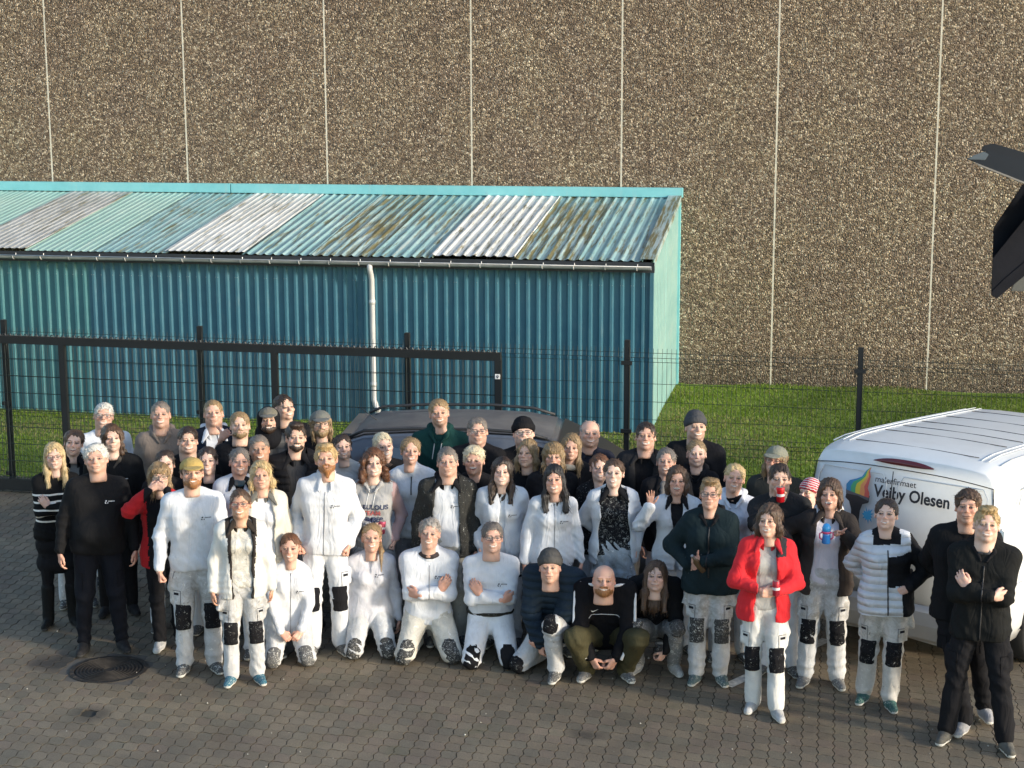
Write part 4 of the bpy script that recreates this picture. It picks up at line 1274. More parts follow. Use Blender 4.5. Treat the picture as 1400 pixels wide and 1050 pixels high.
for c in rest:
    if c[2] < 0 or c[2] > 1085:
        V = LOV + np.array(pinv @ un(c[0], c[1], 0)); LVs.append(V); LTs.append(LOT + m0); m0 += len(V)
        LCs.append(np.tile(np.array(PVC[rng.randint(6)]) * rng.uniform(.88, 1.12), (len(LOV), 1))); continue
    zt = rng.uniform(-.0015, .0015); tx, ty = rng.uniform(-.007, .007, 2)
    V = PVV.copy(); V[:, 2] += zt + V[:, 0] * tx + V[:, 1] * ty
    p = pinv @ un(c[0], c[1], 0); V += np.array(p)
    col = np.tile(np.array(PVC[rng.randint(6)]) * rng.uniform(.88, 1.12), (len(PVV), 1)); col[1 + NO:] *= .4  # same painted shade on the block sides
    Vs.append(V); Ts.append(PVT + n0); Qs.append(PVQ + n0); Cs.append(col); n0 += len(V)
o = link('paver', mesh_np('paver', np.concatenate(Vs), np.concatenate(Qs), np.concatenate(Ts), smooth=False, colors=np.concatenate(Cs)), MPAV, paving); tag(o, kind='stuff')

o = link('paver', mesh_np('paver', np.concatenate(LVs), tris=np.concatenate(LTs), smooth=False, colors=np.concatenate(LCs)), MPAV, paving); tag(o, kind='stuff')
# small stones and crumbs lying about
def crumbs(n=260):
    u = rng.uniform(-8, 4.2, n); q = rng.uniform(10.6, 17.6, n)
    oc = np.array([(1,0,0),(-1,0,0),(0,1,0),(0,-1,0),(0,0,1),(0,0,-1)], float); ot = np.array([(0,2,4),(2,1,4),(1,3,4),(3,0,4),(2,0,5),(1,2,5),(3,1,5),(0,3,5)])
    r = rng.uniform(.003, .009, (n, 1, 1)); O = oc[None] * r * rng.uniform(.6, 1.3, (n, 6, 1))
    base = np.stack([u * UU.x + q * NN.x, u * UU.y + q * NN.y, np.full(n, .003)], 1)
    V = (O + base[:, None]).reshape(-1, 3); T = (ot[None] + (np.arange(n) * 6)[:, None, None]).reshape(-1, 3)
    tag(link('small_stones', mesh_np('small_stones', V, tris=T, smooth=False), simple('pale_stone', (.42, .40, .35), .8, var=.5, scale=20)), kind='stuff')
crumbs()
# painted bay marking
mk = MB()
a, b_ = Vector((1.74, 13.0, .006)), Vector((2.76, 14.13, .006)); d = (b_ - a).normalized(); sd = Vector((-d.y, d.x, 0)) * .05
mk.poly([a - sd, a + sd, b_ + sd, b_ - sd])
tag(mk.build('parking_line', simple('worn_road_paint', (.50, .49, .45), .8, var=.3, scale=30)), kind='structure')
# gravel strip under the fence
def grav():
    n = 5200; P = np.stack([rng.uniform(-11, 6, n), rng.uniform(18.18, 18.75, n)], 1)
    oc = np.array([(1,0,0),(-1,0,0),(0,1,0),(0,-1,0),(0,0,1),(0,0,-1)], float); ot = np.array([(0,2,4),(2,1,4),(1,3,4),(3,0,4),(2,0,5),(1,2,5),(3,1,5),(0,3,5)])
    r = rng.uniform(.010, .028, (n, 1, 1)); O = oc[None] * r * rng.uniform(.6, 1.2, (n, 6, 1))
    base = np.stack([P[:,0]*UU.x+P[:,1]*NN.x, P[:,0]*UU.y+P[:,1]*NN.y, np.full(n, .004)], 1)
    V = (O + base[:, None]).reshape(-1, 3); T = (ot[None] + (np.arange(n) * 6)[:, None, None]).reshape(-1, 3)
    col = np.repeat(rng.uniform(.06, .26, (n, 1)) * np.array([1, .95, .85]), 6, 0)
    return V, T, col
V, T, col = grav()
mg_, nt_, b_g = nt_mat('gravel'); _N = NB(nt_); _a = _N.n('VertexColor'); _a.layer_name = 'Col'; _N.l(_a.outputs['Color'], b_g.inputs['Base Color']); b_g.inputs['Roughness'].default_value = .9
tag(link('gravel', mesh_np('gravel', V, tris=T, smooth=False, colors=col), mg_), kind='stuff')

# ---- manhole cover
M_IRON = simple('cast_iron', (.035, .030, .026), .6, .3, var=.35, scale=14, bump=.5)
mh = empty('manhole_cover', un(MAN_U, MAN_N), -TH, 'round cast iron manhole cover with concentric rings in the block paving', 'manhole cover')
def ring(mb, r0, r1, z0, z1, seg=64):
    for i in range(seg):
        a0, a1 = 2 * pi * i / seg, 2 * pi * (i + 1) / seg
        P = lambda r, a, z: (r * cos(a), r * sin(a), z)
        mb.poly([P(r0, a0, z1), P(r1, a0, z1), P(r1, a1, z1), P(r0, a1, z1)])
        mb.poly([P(r1, a0, z1), P(r1, a0, z0), P(r1, a1, z0), P(r1, a1, z1)])
        if r0 > 0: mb.poly([P(r0, a1, z1), P(r0, a1, z0), P(r0, a0, z0), P(r0, a0, z1)])
c = MB(); ring(c, 0, .275, -.02, -.004); c.build('plate', M_IRON, mh)
c = MB(); ring(c, .285, .325, -.02, .004); c.build('frame', M_IRON, mh)
for r in (.045, .075, .105, .135, .165, .195, .225, .255): c = MB(); ring(c, r, r + .011, -.004, .0025, 48); c.build('ring', M_IRON, mh)
c = MB()
for i in range(22): a = 2 * pi * i / 22; c.box((.305 * cos(a), .305 * sin(a), .005), (.028, .010, .004), Matrix.Rotation(a, 3, 'Z'))
tag(c.build('frame_lug', M_IRON, mh), kind='stuff')
# mortar collar around the manhole
c = MB(); ring(c, .325, .43, -.03, -.0045); o = c.build('mortar_collar', simple('mortar', (.085, .075, .062), .9, bump=.4), mh)

# ---- shed
SU, SN, SE, SR = -2.43, 22.66, 2.34, 2.89
def mat_sheet(name, cols, moss=0, dirt=.3, rough=.45):
    m, nt, b = nt_mat(name); N = NB(nt)
    v = N.map((1.0, .22, 1)); v2 = N.map((6, .30, 1))
    c = N.ramp(N.noise(2.2, 5, .7, v), [(.25, cols[0]), (.5, cols[1]), (.75, cols[2])])
    streak = N.noise(2.6, 4, .65, v2)
    if dirt: c = N.mix(c, (.42, .42, .40), N.ramp(streak, [(.55, 0), (.72, dirt)]))
    if moss:
        g = N.ramp(N.noise(3.2, 5, .7, v2), [(.62 - moss * .22, 0), (.70 - moss * .20, .92)])
        c = N.mix(c, (.14, .115, .035), g)
        g = N.ramp(N.noise(5.2, 5, .7, v2), [(.56, 0), (.66, .8)]); c = N.mix(c, (.085, .085, .045), g)
    N.l(c, b.inputs['Base Color']); b.inputs['Roughness'].default_value = rough
    N.l(N.bump(N.noise(30, 3), .1, .004), b.inputs['Normal'])
    return m
shed = empty('shed', un(0, SN), -TH, 'long low blue corrugated metal shed with a lean-to roof against the concrete wall', 'shed')
M_BLUE = mat_sheet('blue_cladding', [(.028, .103, .152), (.036, .124, .176), (.046, .146, .196)], 0, .08)
M_TEAL = mat_sheet('teal_cladding', [(.032, .122, .150), (.042, .148, .172), (.054, .172, .190)], 0, .08)
M_MINT = mat_sheet('mint_cladding', [(.135, .27, .265), (.17, .315, .305), (.22, .36, .34)], 0, .2)
M_RMINT = mat_sheet('roof_mint', [(.24, .43, .38), (.33, .51, .46), (.42, .57, .52)], 0, .35)
M_RBLUE = mat_sheet('roof_weathered_blue', [(.15, .31, .33), (.25, .42, .43), (.42, .55, .54)], .34, .8)
M_RMOSS = mat_sheet('roof_mossy_blue', [(.15, .29, .31), (.27, .41, .42), (.45, .54, .52)], .75, .85)
M_RWHITE = mat_sheet('roof_translucent', [(.50, .52, .50), (.66, .67, .64), (.76, .76, .73)], .28, .3)
M_RGREY = mat_sheet('roof_grey_translucent', [(.27, .28, .27), (.40, .41, .40), (.54, .55, .53)], .30, .4)
M_TURQ = mat_sheet('turquoise_flashing', [(.15, .44, .48), (.19, .50, .54), (.23, .54, .57)], 0, .25)
def trapez(u0, u1, pitch, depth, top=.32, slope=.18):
    """profile polyline (u, d) of trapezoid sheet"""
    pts = []; u = math.floor(u0 / pitch) * pitch
    while u < u1 + pitch:
        for f, d in ((0, 0), (.5 - top / 2 - slope / 2, 0), (.5 - top / 2 + slope / 2, 1), (.5 + top / 2 - slope / 2, 1), (.5 + top / 2 + slope / 2, 0)):
            q = u + f * pitch
            if u0 <= q <= u1: pts.append((q, d * depth))
        u += pitch
    if not pts or pts[0][0] > u0 + 1e-4: pts.insert(0, (u0, 0))
    if pts[-1][0] < u1 - 1e-4: pts.append((u1, 0))
    return pts
def sheet(name, prof, A, B, mat, parent, seg=1):
    """prof points (u,d) -> A(u,d) bottom, B(u,d) top"""
    mb = MB(); n = len(prof)
    for r in range(seg + 1):
        t = r / seg
        for (u, d) in prof: mb.v.append(tuple(Vector(A(u, d)).lerp(Vector(B(u, d)), t)))
    for r in range(seg):
        for i in range(n - 1):
            mb.f.append((r * n + i, r * n + i + 1, (r + 1) * n + i + 1, (r + 1) * n + i)); mb.m.append(0)
    return mb.build(name, mat, parent, fix=False)
# front wall sheets, about 1.0 m wide
edges = list(np.arange(-13.2, SU - .3, .87)) + [SU]
for i in range(len(edges) - 1):
    a, b = edges[i], edges[i + 1]
    mt = M_TEAL if b < -10.55 else M_BLUE
    sheet('wall_sheet', trapez(a, b, .145, .034, .34, .12), lambda u, d: (u, -d, -.05), lambda u, d: (u, -d, SE + .02), mt, shed)
    s_ = MB()
    for (u, d) in trapez(a, b, .145, .034, .34, .12):
        if d > 0 and rng.rand() < .5:
            for z in (SE - .30, 1.05): s_.tube([(u, -d - .001, z), (u, -d - .006, z)], .006, 6)
    if s_.f: s_.build('screw', simple('screw_head', (.30, .34, .36), .4, .6), shed)
MB().box((0, 0, 0), (.01, .01, .01))
DP = DW - SN
# end wall: sheets of mint, sloping top edge
for k in range(4):
    a, b = DP * k / 4, DP * (k + 1) / 4
    prof = trapez(a + .002, b, .20, .016, .5, .12)
    sl = (SR - SE) / DP
    sheet('end_sheet', prof, lambda v, d: (SU + d, v, -.05), lambda v, d: (SU + d, v, SE + .03 + sl * v), M_MINT, shed)
MB().box((SU + .012, -.02, SE / 2), (.05, .05, SE)).build('corner_trim', M_BLUE, shed)
MB().box((SU + .02, DP - .05, (SR + .1) / 2), (.06, .10, SR + .1)).build('corner_trim', M_TURQ, shed)
# roof sheets: (u at the eave, right edge, material, pitch)
rs = [(-13.4, -12.55, M_RMINT, .110), (-12.55, -11.48, M_RGREY, .110), (-11.48, -10.45, M_RMINT, .110), (-10.45, -9.33, M_RBLUE, .110),
      (-9.33, -8.18, M_RWHITE, .110), (-8.18, -7.2, M_RBLUE, .130), (-7.2, -6.3, M_RMOSS, .145), (-6.3, -5.45, M_RBLUE, .145), (-5.45, -4.30, M_RWHITE, .145), (-4.30, -3.40, M_RMOSS, .145), (-3.40, SU - .12, M_RBLUE, .145)]
rs = [(-16.5, -15.4, M_RMINT, .110), (-15.4, -14.2, M_RMINT, .110), (-14.2, -13.4, M_RMINT, .095)] + rs
for a, b, mt, pt in rs:
    for k in range(3 if mt in (M_RWHITE, M_RGREY) else 1):
        K = 3 if mt in (M_RWHITE, M_RGREY) else 1
        v0, v1 = -.16 + (DP + .10) * k / K, -.16 + (DP + .10) * (k + 1) / K + (.10 if k < K - 1 else 0)
        f = lambda v: SE + .07 + (SR - SE) / DP * v
        off = .010 * (K - k - 1) + (.012 if K == 3 else 0)
        prof = trapez(a - .02, b + .02, pt, .018 if pt > .12 else .009, .34, .22)
        sheet('roof_sheet', prof, lambda u, d: (u, v0, f(v0) + d + off), lambda u, d: (u, v1, f(v1) + d + off - .004), mt, shed)
fz = lambda v: SE + .07 + (SR - SE) / DP * v
# verge flashing on the right, ridge flashing on the concrete wall
m = MB(); m.poly([(SU - .14, -.17, fz(-.17) + .036), (SU + .06, -.17, fz(-.17) + .036), (SU + .06, DP - .1, fz(DP) + .036), (SU - .14, DP - .1, fz(DP) + .036)])
m.poly([(SU + .06, -.17, fz(-.17) + .036), (SU + .06, -.17, fz(-.17) - .06), (SU + .06, DP - .1, fz(DP) - .06), (SU + .06, DP - .1, fz(DP) + .036)])
m.build('verge_flashing', mat_sheet('verge', [(.16, .30, .33), (.30, .42, .43), (.42, .46, .45)], .7, .5), shed)
for a, b in ((-17, -9.76), (-9.75, SU + .08)):
    m = MB(); m.box(((a + b) / 2, DP - .06, fz(DP) + .075), (b - a, .10, .15)); m.build('ridge_flashing', M_TURQ, shed, bevel=.006)
MB().box(((-17 + SU + .06) / 2, -.145, SE - .035), (SU + .06 + 17, .02, .14)).build('fascia', simple('dark_fascia', (.020, .024, .030), .5), shed)
# gutter with brackets
M_ZINC = simple('grey_gutter', (.30, .32, .34), .4, .2, var=.15)
M_PIPE = simple('pale_drainpipe', (.50, .50, .50), .4, 0, var=.12, scale=3)
gt = MB(); GU0, GU1 = -13.6, SU + .02
K = 8
for sgn in (0, 1):
    rr = .050 - .004 * sgn
    for i in range(K):
        a0, a1 = pi + pi * i / K, pi + pi * (i + 1) / K
        P = lambda u, a: (u, -.215 + rr * cos(a), SE - .015 + rr * sin(a))
        gt.poly([P(GU0, a0), P(GU1, a0), P(GU1, a1), P(GU0, a1)])
gt.tube([(GU0, -.267, SE - .012), (GU1, -.267, SE - .012)], .008, 6)
gt.poly([(GU1, -.215 + .05 * cos(pi + pi * i / K), SE - .015 + .05 * sin(pi + pi * i / K)) for i in range(K + 1)])
gutter = gt.build('gutter', M_ZINC, shed, True, fix=False)
for k in range(26):
    u = GU0 + .25 + k * .43
    if u < GU1:
        MB().tube([(u, -.215 + .054 * cos(pi + pi * i / 6), SE - .015 + .054 * sin(pi + pi * i / 6)) for i in range(7)] + [(u, -.155, SE + .01)], .006, 4).build('gutter_bracket', M_PIPE if k % 3 else M_ZINC, gutter)
PU = -6.32
pp = MB(); pp.tube([(PU, -.215, SE - .04), (PU, -.21, SE - .12), (PU, -.16, SE - .20), (PU, -.12, SE - .28), (PU, -.12, .42), (PU + .0, -.12, .36), (PU + .03, -.13, .28), (PU + .06, -.15, .22), (PU + .06, -.15, -.02)], .038, 14)
dp = pp.build('downpipe', M_PIPE, shed, True)
for z in (SE - .62, SE - 1.35, .55, .20): MB().tube([(PU + (.06 if z < .3 else 0), -.12 if z > .3 else -.15, z), (PU + (.06 if z < .3 else 0), -.12 if z > .3 else -.15, z + .06)], .0445, 14).build('pipe_collar', M_PIPE, dp, True)
MB().tube([(PU + .06, -.15, -.03), (PU + .06, -.15, .12)], .055, 14).build('drain_socket', M_PIPE, dp, True)

# ---- mesh fence
M_BLK = simple('black_coated_steel', (.012, .014, .016), .45, .2)
M_WIRE = simple('green_black_wire', (.012, .022, .020), .5, .2)
FD = 17.97; FX0 = -10.35
def fun(u, n, z): return UF * u + NF * n + ZZ * z
def wires(w, h, du, hz, r, fold=True, dbl=False):
    mb = MB(); n = int(round(w / du))
    prof = []
    def yo(z):
        if not fold: return 0
        for z0 in (h - .10, h - 1.02, .14):
            if abs(z - z0) < .05: return .026 * (1 - abs(z - z0) / .05)
        return 0
    zs_ = [0.04, .09, .14, .19, h - 1.07, h - 1.02, h - .97, h - .15, h - .10, h - .05, h] if fold else [0, h]
    for i in range(n + 1):
        u = i * w / n
        mb.tube([(u, -yo(z), z) for z in zs_], r, 4, caps=False)
    z = .04
    hs = []
    if fold:
        hs = [.09, .14, .19] + list(np.arange(.39, h - 1.1, .2)) + [h - 1.07, h - 1.02, h - .97] + list(np.arange(h - .79, h - .2, .2)) + [h - .15, h - .10, h - .05]
    else: hs = list(np.arange(.02, h, hz))
    for z in hs:
        y = -yo(z)
        mb.tube([(0, y - r * 1.9, z), (w, y - r * 1.9, z)], r * 1.25, 4, caps=False)
        if dbl: mb.tube([(0, y + r * 1.9, z), (w, y + r * 1.9, z)], r * 1.25, 4, caps=False)
    return mb
fence = empty('mesh_fence', fun(FX0, FD, 0), -TF, 'black wire mesh fence with steel posts along the back of the yard', 'fence')
pm = None
for i in range(-1, 8):
    u = i * 2.5
    MB().box((u, 0, 1.0), (.058, .058, 2.06)).build('post', M_BLK, fence, bevel=.004)
    for z in (.16, 1.02, 1.78): MB().box((u, -.036, z), (.12, .03, .045)).build('clamp', M_BLK, fence, bevel=.004)
    if pm is None:
        pm = wires(2.42, 1.95, .05, .2, .0022).build('mesh_panel', M_WIRE, fence, fix=False); pm.location = (u + .04, -.035, 0)
    else:
        q = pm.copy(); COL.objects.link(q); q.parent = fence; q.location = (u + .04, -.035, 0)
# ---- sliding gate in front of the fence
GD = 17.68; GH = 1.89
gate = empty('sliding_gate', fun(FX0, GD, 0), -TF, 'black sliding yard gate with toothed top rail standing in front of the mesh fence', 'gate')
G0, G1 = -1.7, 6.15
MB().box(((G0 + G1) / 2, 0, GH - .045), (G1 - G0, .07, .09)).build('top_rail', M_BLK, gate, bevel=.005)
MB().box(((G0 + G1) / 2, 0, .10), (G1 - G0, .09, .13)).build('bottom_rail', M_BLK, gate, bevel=.005)
for u in (-1.67, .90, 3.52, 6.12): MB().box((u, 0, GH / 2 + .03), (.075, .065, GH - .22)).build('upright', M_BLK, gate, bevel=.004)
th_ = MB()
for k in range(int((G1 - G0) / .068)):
    u = G0 + .03 + k * .068
    th_.tube([(u - .022, 0, GH - .002), (u - .012, 0, GH + .020), (u + .012, 0, GH + .020), (u + .022, 0, GH - .002)], .006, 4)
th_.build('toothed_strip', M_BLK, gate)
for a, b in ((-1.63, .86), (.94, 3.48), (3.56, 6.08)):
    o = wires(b - a, 1.64, .05, .205, .0025, False, True).build('mesh_infill', M_WIRE, gate, fix=False); o.location = (a, .0, .165)
sg = MB().box((6.12, -.038, 1.63), (.055, .008, .055)).build('gate_label', simple('white_label', (.75, .75, .74), .5), gate)
m = MB(); ring(m, .006, .013, 0, .002, 16)
m.v = [(6.12 + x, -.0425 - z, 1.632 + y) for x, y, z in m.v]; m.box((6.12, -.0435, 1.615), (.018, .002, .006)); m.build('label_mark', M_INK, sg)
# ------------------------------------------------------------------ vehicles
def mat_paint(name, col, rough=.32, coat=.5, dirt=.25):
    m, nt, b = nt_mat(name); N = NB(nt)
    d = N.ramp(N.noise(2.4, 6, .7), [(.42, 0), (.75, dirt)])
    z = N.sep(N.co.outputs['Object'])[2]
    low = N.ramp(N.math('ADD', z, N.math('MULTIPLY', N.noise(6, 5, .7), .4)), [(.45, .55), (.95, 0)])
    c = N.mix(col, (.30, .28, .25), d); c = N.mix(c, (.20, .185, .16), N.mix(low, min(1, dirt * 3), 1.0, 'MULTIPLY'))
    N.l(c, b.inputs['Base Color']); b.inputs['Roughness'].default_value = rough
    b.inputs['Coat Weight'].default_value = coat; b.inputs['Coat Roughness'].default_value = .12
    return m
M_VAN = mat_paint('white_van_paint', (.66, .68, .69), .4, .3, .22)
M_SEAM = simple('panel_gap', (.02, .02, .022), .8)
M_TYRE = simple('tyre', (.018, .018, .018), .9, bump=.3)
M_RIM = simple('steel_rim', (.30, .31, .33), .35, .8)
M_RED = simple('red_lens', (.11, .010, .014), .35, coat=.3)
M_PLAST = simple('black_plastic', (.022, .023, .025), .6)
def mat_glass():
    m, nt, b = nt_mat('tinted_glass'); b.inputs['Base Color'].default_value = (.03, .042, .055, 1); b.inputs['Roughness'].default_value = .05
    b.inputs['Specular IOR Level'].default_value = .9; b.inputs['Coat Weight'].default_value = 1; return m
M_GLASS = mat_glass()
M_GLASSD = simple('dusty_glass', (.012, .016, .020), .35, spec=.5)
def shell(name, secs, mat, parent, closed=True, smooth=True):
    """secs: list of equal-length closed loops"""
    n = len(secs[0]); V = [p for s in secs for p in s]; Q = []
    for i in range(len(secs) - 1):
        for k in range(n):
            Q.append((i * n + k, i * n + (k + 1) % n, (i + 1) * n + (k + 1) % n, (i + 1) * n + k))
    mb = MB(); mb.v = [tuple(p) for p in V]; mb.f = list(Q) + [tuple(range(n)), tuple(reversed(range((len(secs) - 1) * n, len(secs) * n)))]; mb.m = [0] * len(mb.f)
    o = mb.build(name, mat, parent, smooth)
    return o
def wheel(parent, x, y, r, w):
    t = MB().tube([(x, y - w / 2, r), (x, y - w / 2 + .02, r), (x, y + w / 2 - .02, r), (x, y + w / 2, r)], [r - .02, r, r, r - .02], 28).build('wheel', M_TYRE, parent, True)
    MB().tube([(x, y - w / 2 - .004, r), (x, y + w / 2 + .004, r)], r * .62, 20).build('rim', M_RIM, t, True)

# van: local +X = forward, origin on the ground at the middle of the rear
VR = Vector((3.16, 13.45, 0)); VYAW = radians(50)
van = empty('panel_van', VR, VYAW, 'white panel van with a painter firm logo and lettering on its rear doors', 'van')
def vsec(x):
    """superelliptic cross-section of the van body at distance x from the rear"""
    e = min(1, max(0, x) / .22)
    hw = .895 * (1 - .030 * (1 - e) ** 2)
    top = 1.83 - .06 * (1 - min(1, x / .55)) ** 2
    top -= .050 * max(0, x - .5) ** 1.25
    if x > 2.9: top = 1.67 - .30 * ((x - 2.9) / .9) ** 1.5 if x < 3.4 else 1.545 - .50 * min(1, (x - 3.4) / .95)
    if x > 3.9: hw = .88 - .16 * ((x - 3.9) / .5) ** 2
    pts = []
    prof = [(0.02, .30), (.55, .27), (.93, .28), (1.0, .42), (1.005, .80), (.985, 1.02), (.955, 1.30), (.925, 1.52)]
    for f, z in prof: pts.append((f * hw, min(z, top - .12 if z > .5 else z)))
    zt = top
    for f, dz in ((.905, -.115), (.875, -.060), (.82, -.028), (.70, -.010), (.45, .004), (.0, .010)): pts.append((f * hw, zt + dz))
    left = [(-a, b) for a, b in reversed(pts[:-1])]
    loop = pts + left
    return [(x, -a, b) for a, b in loop]
xs_ = [0.0, .03, .08, .15, .28, .5, .9, 1.4, 2.0, 2.6, 2.9, 3.15, 3.4, 3.7, 3.95, 4.2, 4.38]
def vsec2(x):
    s = vsec(x)
    if x < .28:   # the tail leans forward towards the roof and is rounded at its edges
        out = []
        for (a, b, c) in s:
            lean = .10 * max(0, (c - .95) / .9) ** 1.6
            rnd = .05 * (abs(b) / .9) ** 6
            out.append((a + (lean + rnd) * (1 - x / .28) , b, c))
        return out
    return s
shell('body', [vsec2(x) for x in xs_], M_VAN, van)
def tail(y, z, lift=.004):
    lean = .10 * max(0, (z - .95) / .9) ** 1.6; rnd = .05 * (abs(y) / .9) ** 6
    return Vector((lean + rnd - lift, y, z))
def tailstrip(name, pts, w, mat, parent=van):
    """raised strip on the tail following (y,z) points"""
    return MB().tube([tail(a, b, .0015) for a, b in pts], w, 6).build(name, mat, parent, True)
def lin(a, b, n=12): return [(a[0] + (b[0] - a[0]) * i / n, a[1] + (b[1] - a[1]) * i / n) for i in range(n + 1)]
tailstrip('door_gap', lin((.07, 1.66), (.07, .55), 16), .0045, M_SEAM)
tailstrip('door_gap', lin((-.80, 1.64), (-.845, 1.0)) + lin((-.845, 1.0), (-.86, .55)), .0045, M_SEAM)
tailstrip('door_gap', lin((.80, 1.64), (.845, 1.0)) + lin((.845, 1.0), (.86, .55)), .0045, M_SEAM)
tailstrip('roof_gap', [(-.80 + 1.6 * i / 20, 1.685 - .045 * abs((-.80 + 1.6 * i / 20) / .8) ** 3) for i in range(21)], .004, M_SEAM)
# pressed window recess outlines on both doors
M_EDGE = simple('pressed_edge', (.50, .52, .54), .5)
for s0, s1 in ((.12, .76), (-.76, .02)):
    pr = lin((s0, 1.10), (s0, 1.56), 6) + lin((s0 + .04, 1.628), (s1 - .05, 1.628), 10) + lin((s1, 1.54), (s1 + .03 * (1 if s1 > .1 else 0), 1.10), 6)
    tailstrip('door_pressing', pr, .0055, M_VAN)
# crease and bumper
tailstrip('body_crease', lin((-.87, .96), (.87, .96), 20), .007, M_VAN)
bp_ = MB(); prof = []
for i in range(13):
    y = -.90 + 1.8 * i / 12; c = .07 * (abs(y) / .9) ** 5
    prof.append((y, c))
for i in range(12):
    (y0, c0), (y1, c1) = prof[i], prof[i + 1]
    q = lambda y, c, d, z: (c - d, y, z)
    loop0 = [q(y0, c0, .02, .60), q(y0, c0, .075, .56), q(y0, c0, .085, .45), q(y0, c0, .06, .33), q(y0, c0, .0, .29)]
    loop1 = [q(y1, c1, .02, .60), q(y1, c1, .075, .56), q(y1, c1, .085, .45), q(y1, c1, .06, .33), q(y1, c1, .0, .29)]
    for k in range(4): bp_.poly([loop0[k], loop1[k], loop1[k + 1], loop0[k + 1]])
bp_.build('rear_bumper', mat_paint('grey_bumper', (.42, .43, .44), .6, 0, .3), van, True)
for y in (-.62, .62): MB().tube([(-.088, y, .44), (-.080, y, .44)], .018, 10).build('reflector', M_SEAM, van)
# high brake light
hb = MB(); K = 14
for i in range(K + 1):
    t = -1 + 2 * i / K; w = .024 * (1 - abs(t) ** 3) + .002; y = -.02 + t * .27; z = 1.742 - .010 * t * t
    for (a, b) in ((0, w), (-.022, w * .3), (-.022, -w * .5), (0, -w)): hb.v.append(tuple(tail(y, z + b, -a * 1.0 + .004)))
for i in range(K):
    for k in range(3): hb.f.append((i * 4 + k, i * 4 + k + 1, (i + 1) * 4 + k + 1, (i + 1) * 4 + k)); hb.m.append(0)
hb.build('brake_light', M_RED, van, True)
# tail lamps low at both corners, rear washer, handle, number plate lamp
for s in (-1, 1):
    m = MB(); m.box((.075, s * .868, 1.13), (.10, .055, .40)); m.build('tail_lamp', M_RED if s > 0 else simple('grey_blue_lens', (.16, .22, .28), .25, coat=.5), van, bevel=.02)
MB().box((-.012, -.10, .86), (.03, .16, .055)).build('door_handle', M_PLAST, van, bevel=.008)
MB().box((-.008, .28, .80), (.015, .50, .12)).build('number_plate', simple('yellow_plate', (.45, .33, .03), .5), van, bevel=.004)
for y in (-.885, .885):
    for z in (.80, 1.42): MB().box((.035, y, z), (.05, .03, .07)).build('hinge', M_VAN, van, bevel=.008)
# roof ribs, gutters and joints
rz = lambda x: 1.833 - .06 * (1 - min(1, x / .55)) ** 2 - .050 * max(0, x - .5) ** 1.25
for y in (-.66, -.60, .60, .66): MB().tube([(x, y, rz(x) - .005) for x in (.28, .5, .8, 1.2, 1.6, 2.0, 2.5, 2.9)], .0045, 6).build('roof_rib', M_VAN, van, True)
for x in (.32, .85, 1.18, 1.55, 2.05, 2.6): MB().tube([(x, -.56, rz(x) - .001), (x + .02, -.2, rz(x) + .004), (x + .02, .2, rz(x) + .004), (x, .56, rz(x) - .001)], .0035, 5).build('roof_joint', M_SEAM, van, True)
for y in (-.76, .76): MB().tube([(x, y, rz(x) - .030) for x in (.3, .5, .8, 1.2, 1.6, 2.0, 2.5, 2.9)], .006, 6).build('roof_gutter', M_EDGE, van, True)
# side: lower sill, crease, rear wheels and arch, side pressing
for s in (-1, 1):
    MB().tube([(.3, s * .905, .80), (1.2, s * .908, .82), (2.4, s * .908, .84)], .008, 6).build('side_crease', M_VAN, van, True)
    MB().tube([(.45, s * .862, 1.45), (.55, s * .850, 1.56), (1.2, s * .85, 1.58), (2.0, s * .85, 1.58)], .007, 6).build('side_pressing', M_VAN, van, True)
    MB().box((1.9, s * .89, .36), (2.4, .04, .14)).build('side_sill', M_PLAST, van, bevel=.01)
    for x in (.92, 3.55):
        arch = MB(); arch.tube([(x + .36 * cos(a), s * .895, .34 + .36 * sin(a)) for a in np.linspace(.1, pi - .1, 14)], .022, 6); arch.build('wheel_arch', M_PLAST, van, True)
        wheel(van, x, s * .80, .325, .205)
    MB().box((3.25, s * .78, 1.28), (.62, .03, .36)).build('side_window', M_GLASS, van, bevel=.02)
for s in (-1, 1): MB().box((4.30, s * .62, .78), (.16, .26, .16)).build('headlight', M_GLASS, van, bevel=.03)
wsm = MB(); wsm.poly([(3.42, -.66, 1.56), (3.42, .66, 1.56), (4.0, .72, 1.20), (4.0, -.72, 1.20)]); wsm.build('windscreen', M_GLASS, van)

def text_mesh(txt, size, bold=.0, space=1.0):
    cu = bpy.data.curves.new('txt', 'FONT'); cu.body = txt; cu.size = size; cu.offset = bold; cu.space_character = space; cu.resolution_u = 3
    ob = bpy.data.objects.new('txt', cu); COL.objects.link(ob)
    dg = bpy.context.evaluated_depsgraph_get(); me = bpy.data.meshes.new_from_object(ob.evaluated_get(dg))
    V = [tuple(v.co) for v in me.vertices]; F = [tuple(p.vertices) for p in me.polygons]
    bpy.data.objects.remove(ob, do_unlink=True); bpy.data.meshes.remove(me)
    return V, F
def on_tail(V, F, y0, z0, mat, name, shear=0):
    mb = MB(); mb.v = [tuple(tail(y0 - x, z0 + y, .0045)) for x, y, _ in V]; mb.f = [tuple(f) for f in F]; mb.m = [0] * len(F)
    return mb.build(name, mat, van, fix=False)
M_LET = simple('black_vinyl', (.016, .018, .024), .45)
V, F = text_mesh('Vejby Olesen', .140, .0036, 1.0); V = [(a * .90, b, c) for a, b, c in V]; on_tail(V, F, .225, 1.435, M_LET, 'lettering')
V, F = text_mesh('malerfirmaet', .072, .0004, 1.0); on_tail(V, F, .225, 1.555, M_LET, 'lettering')
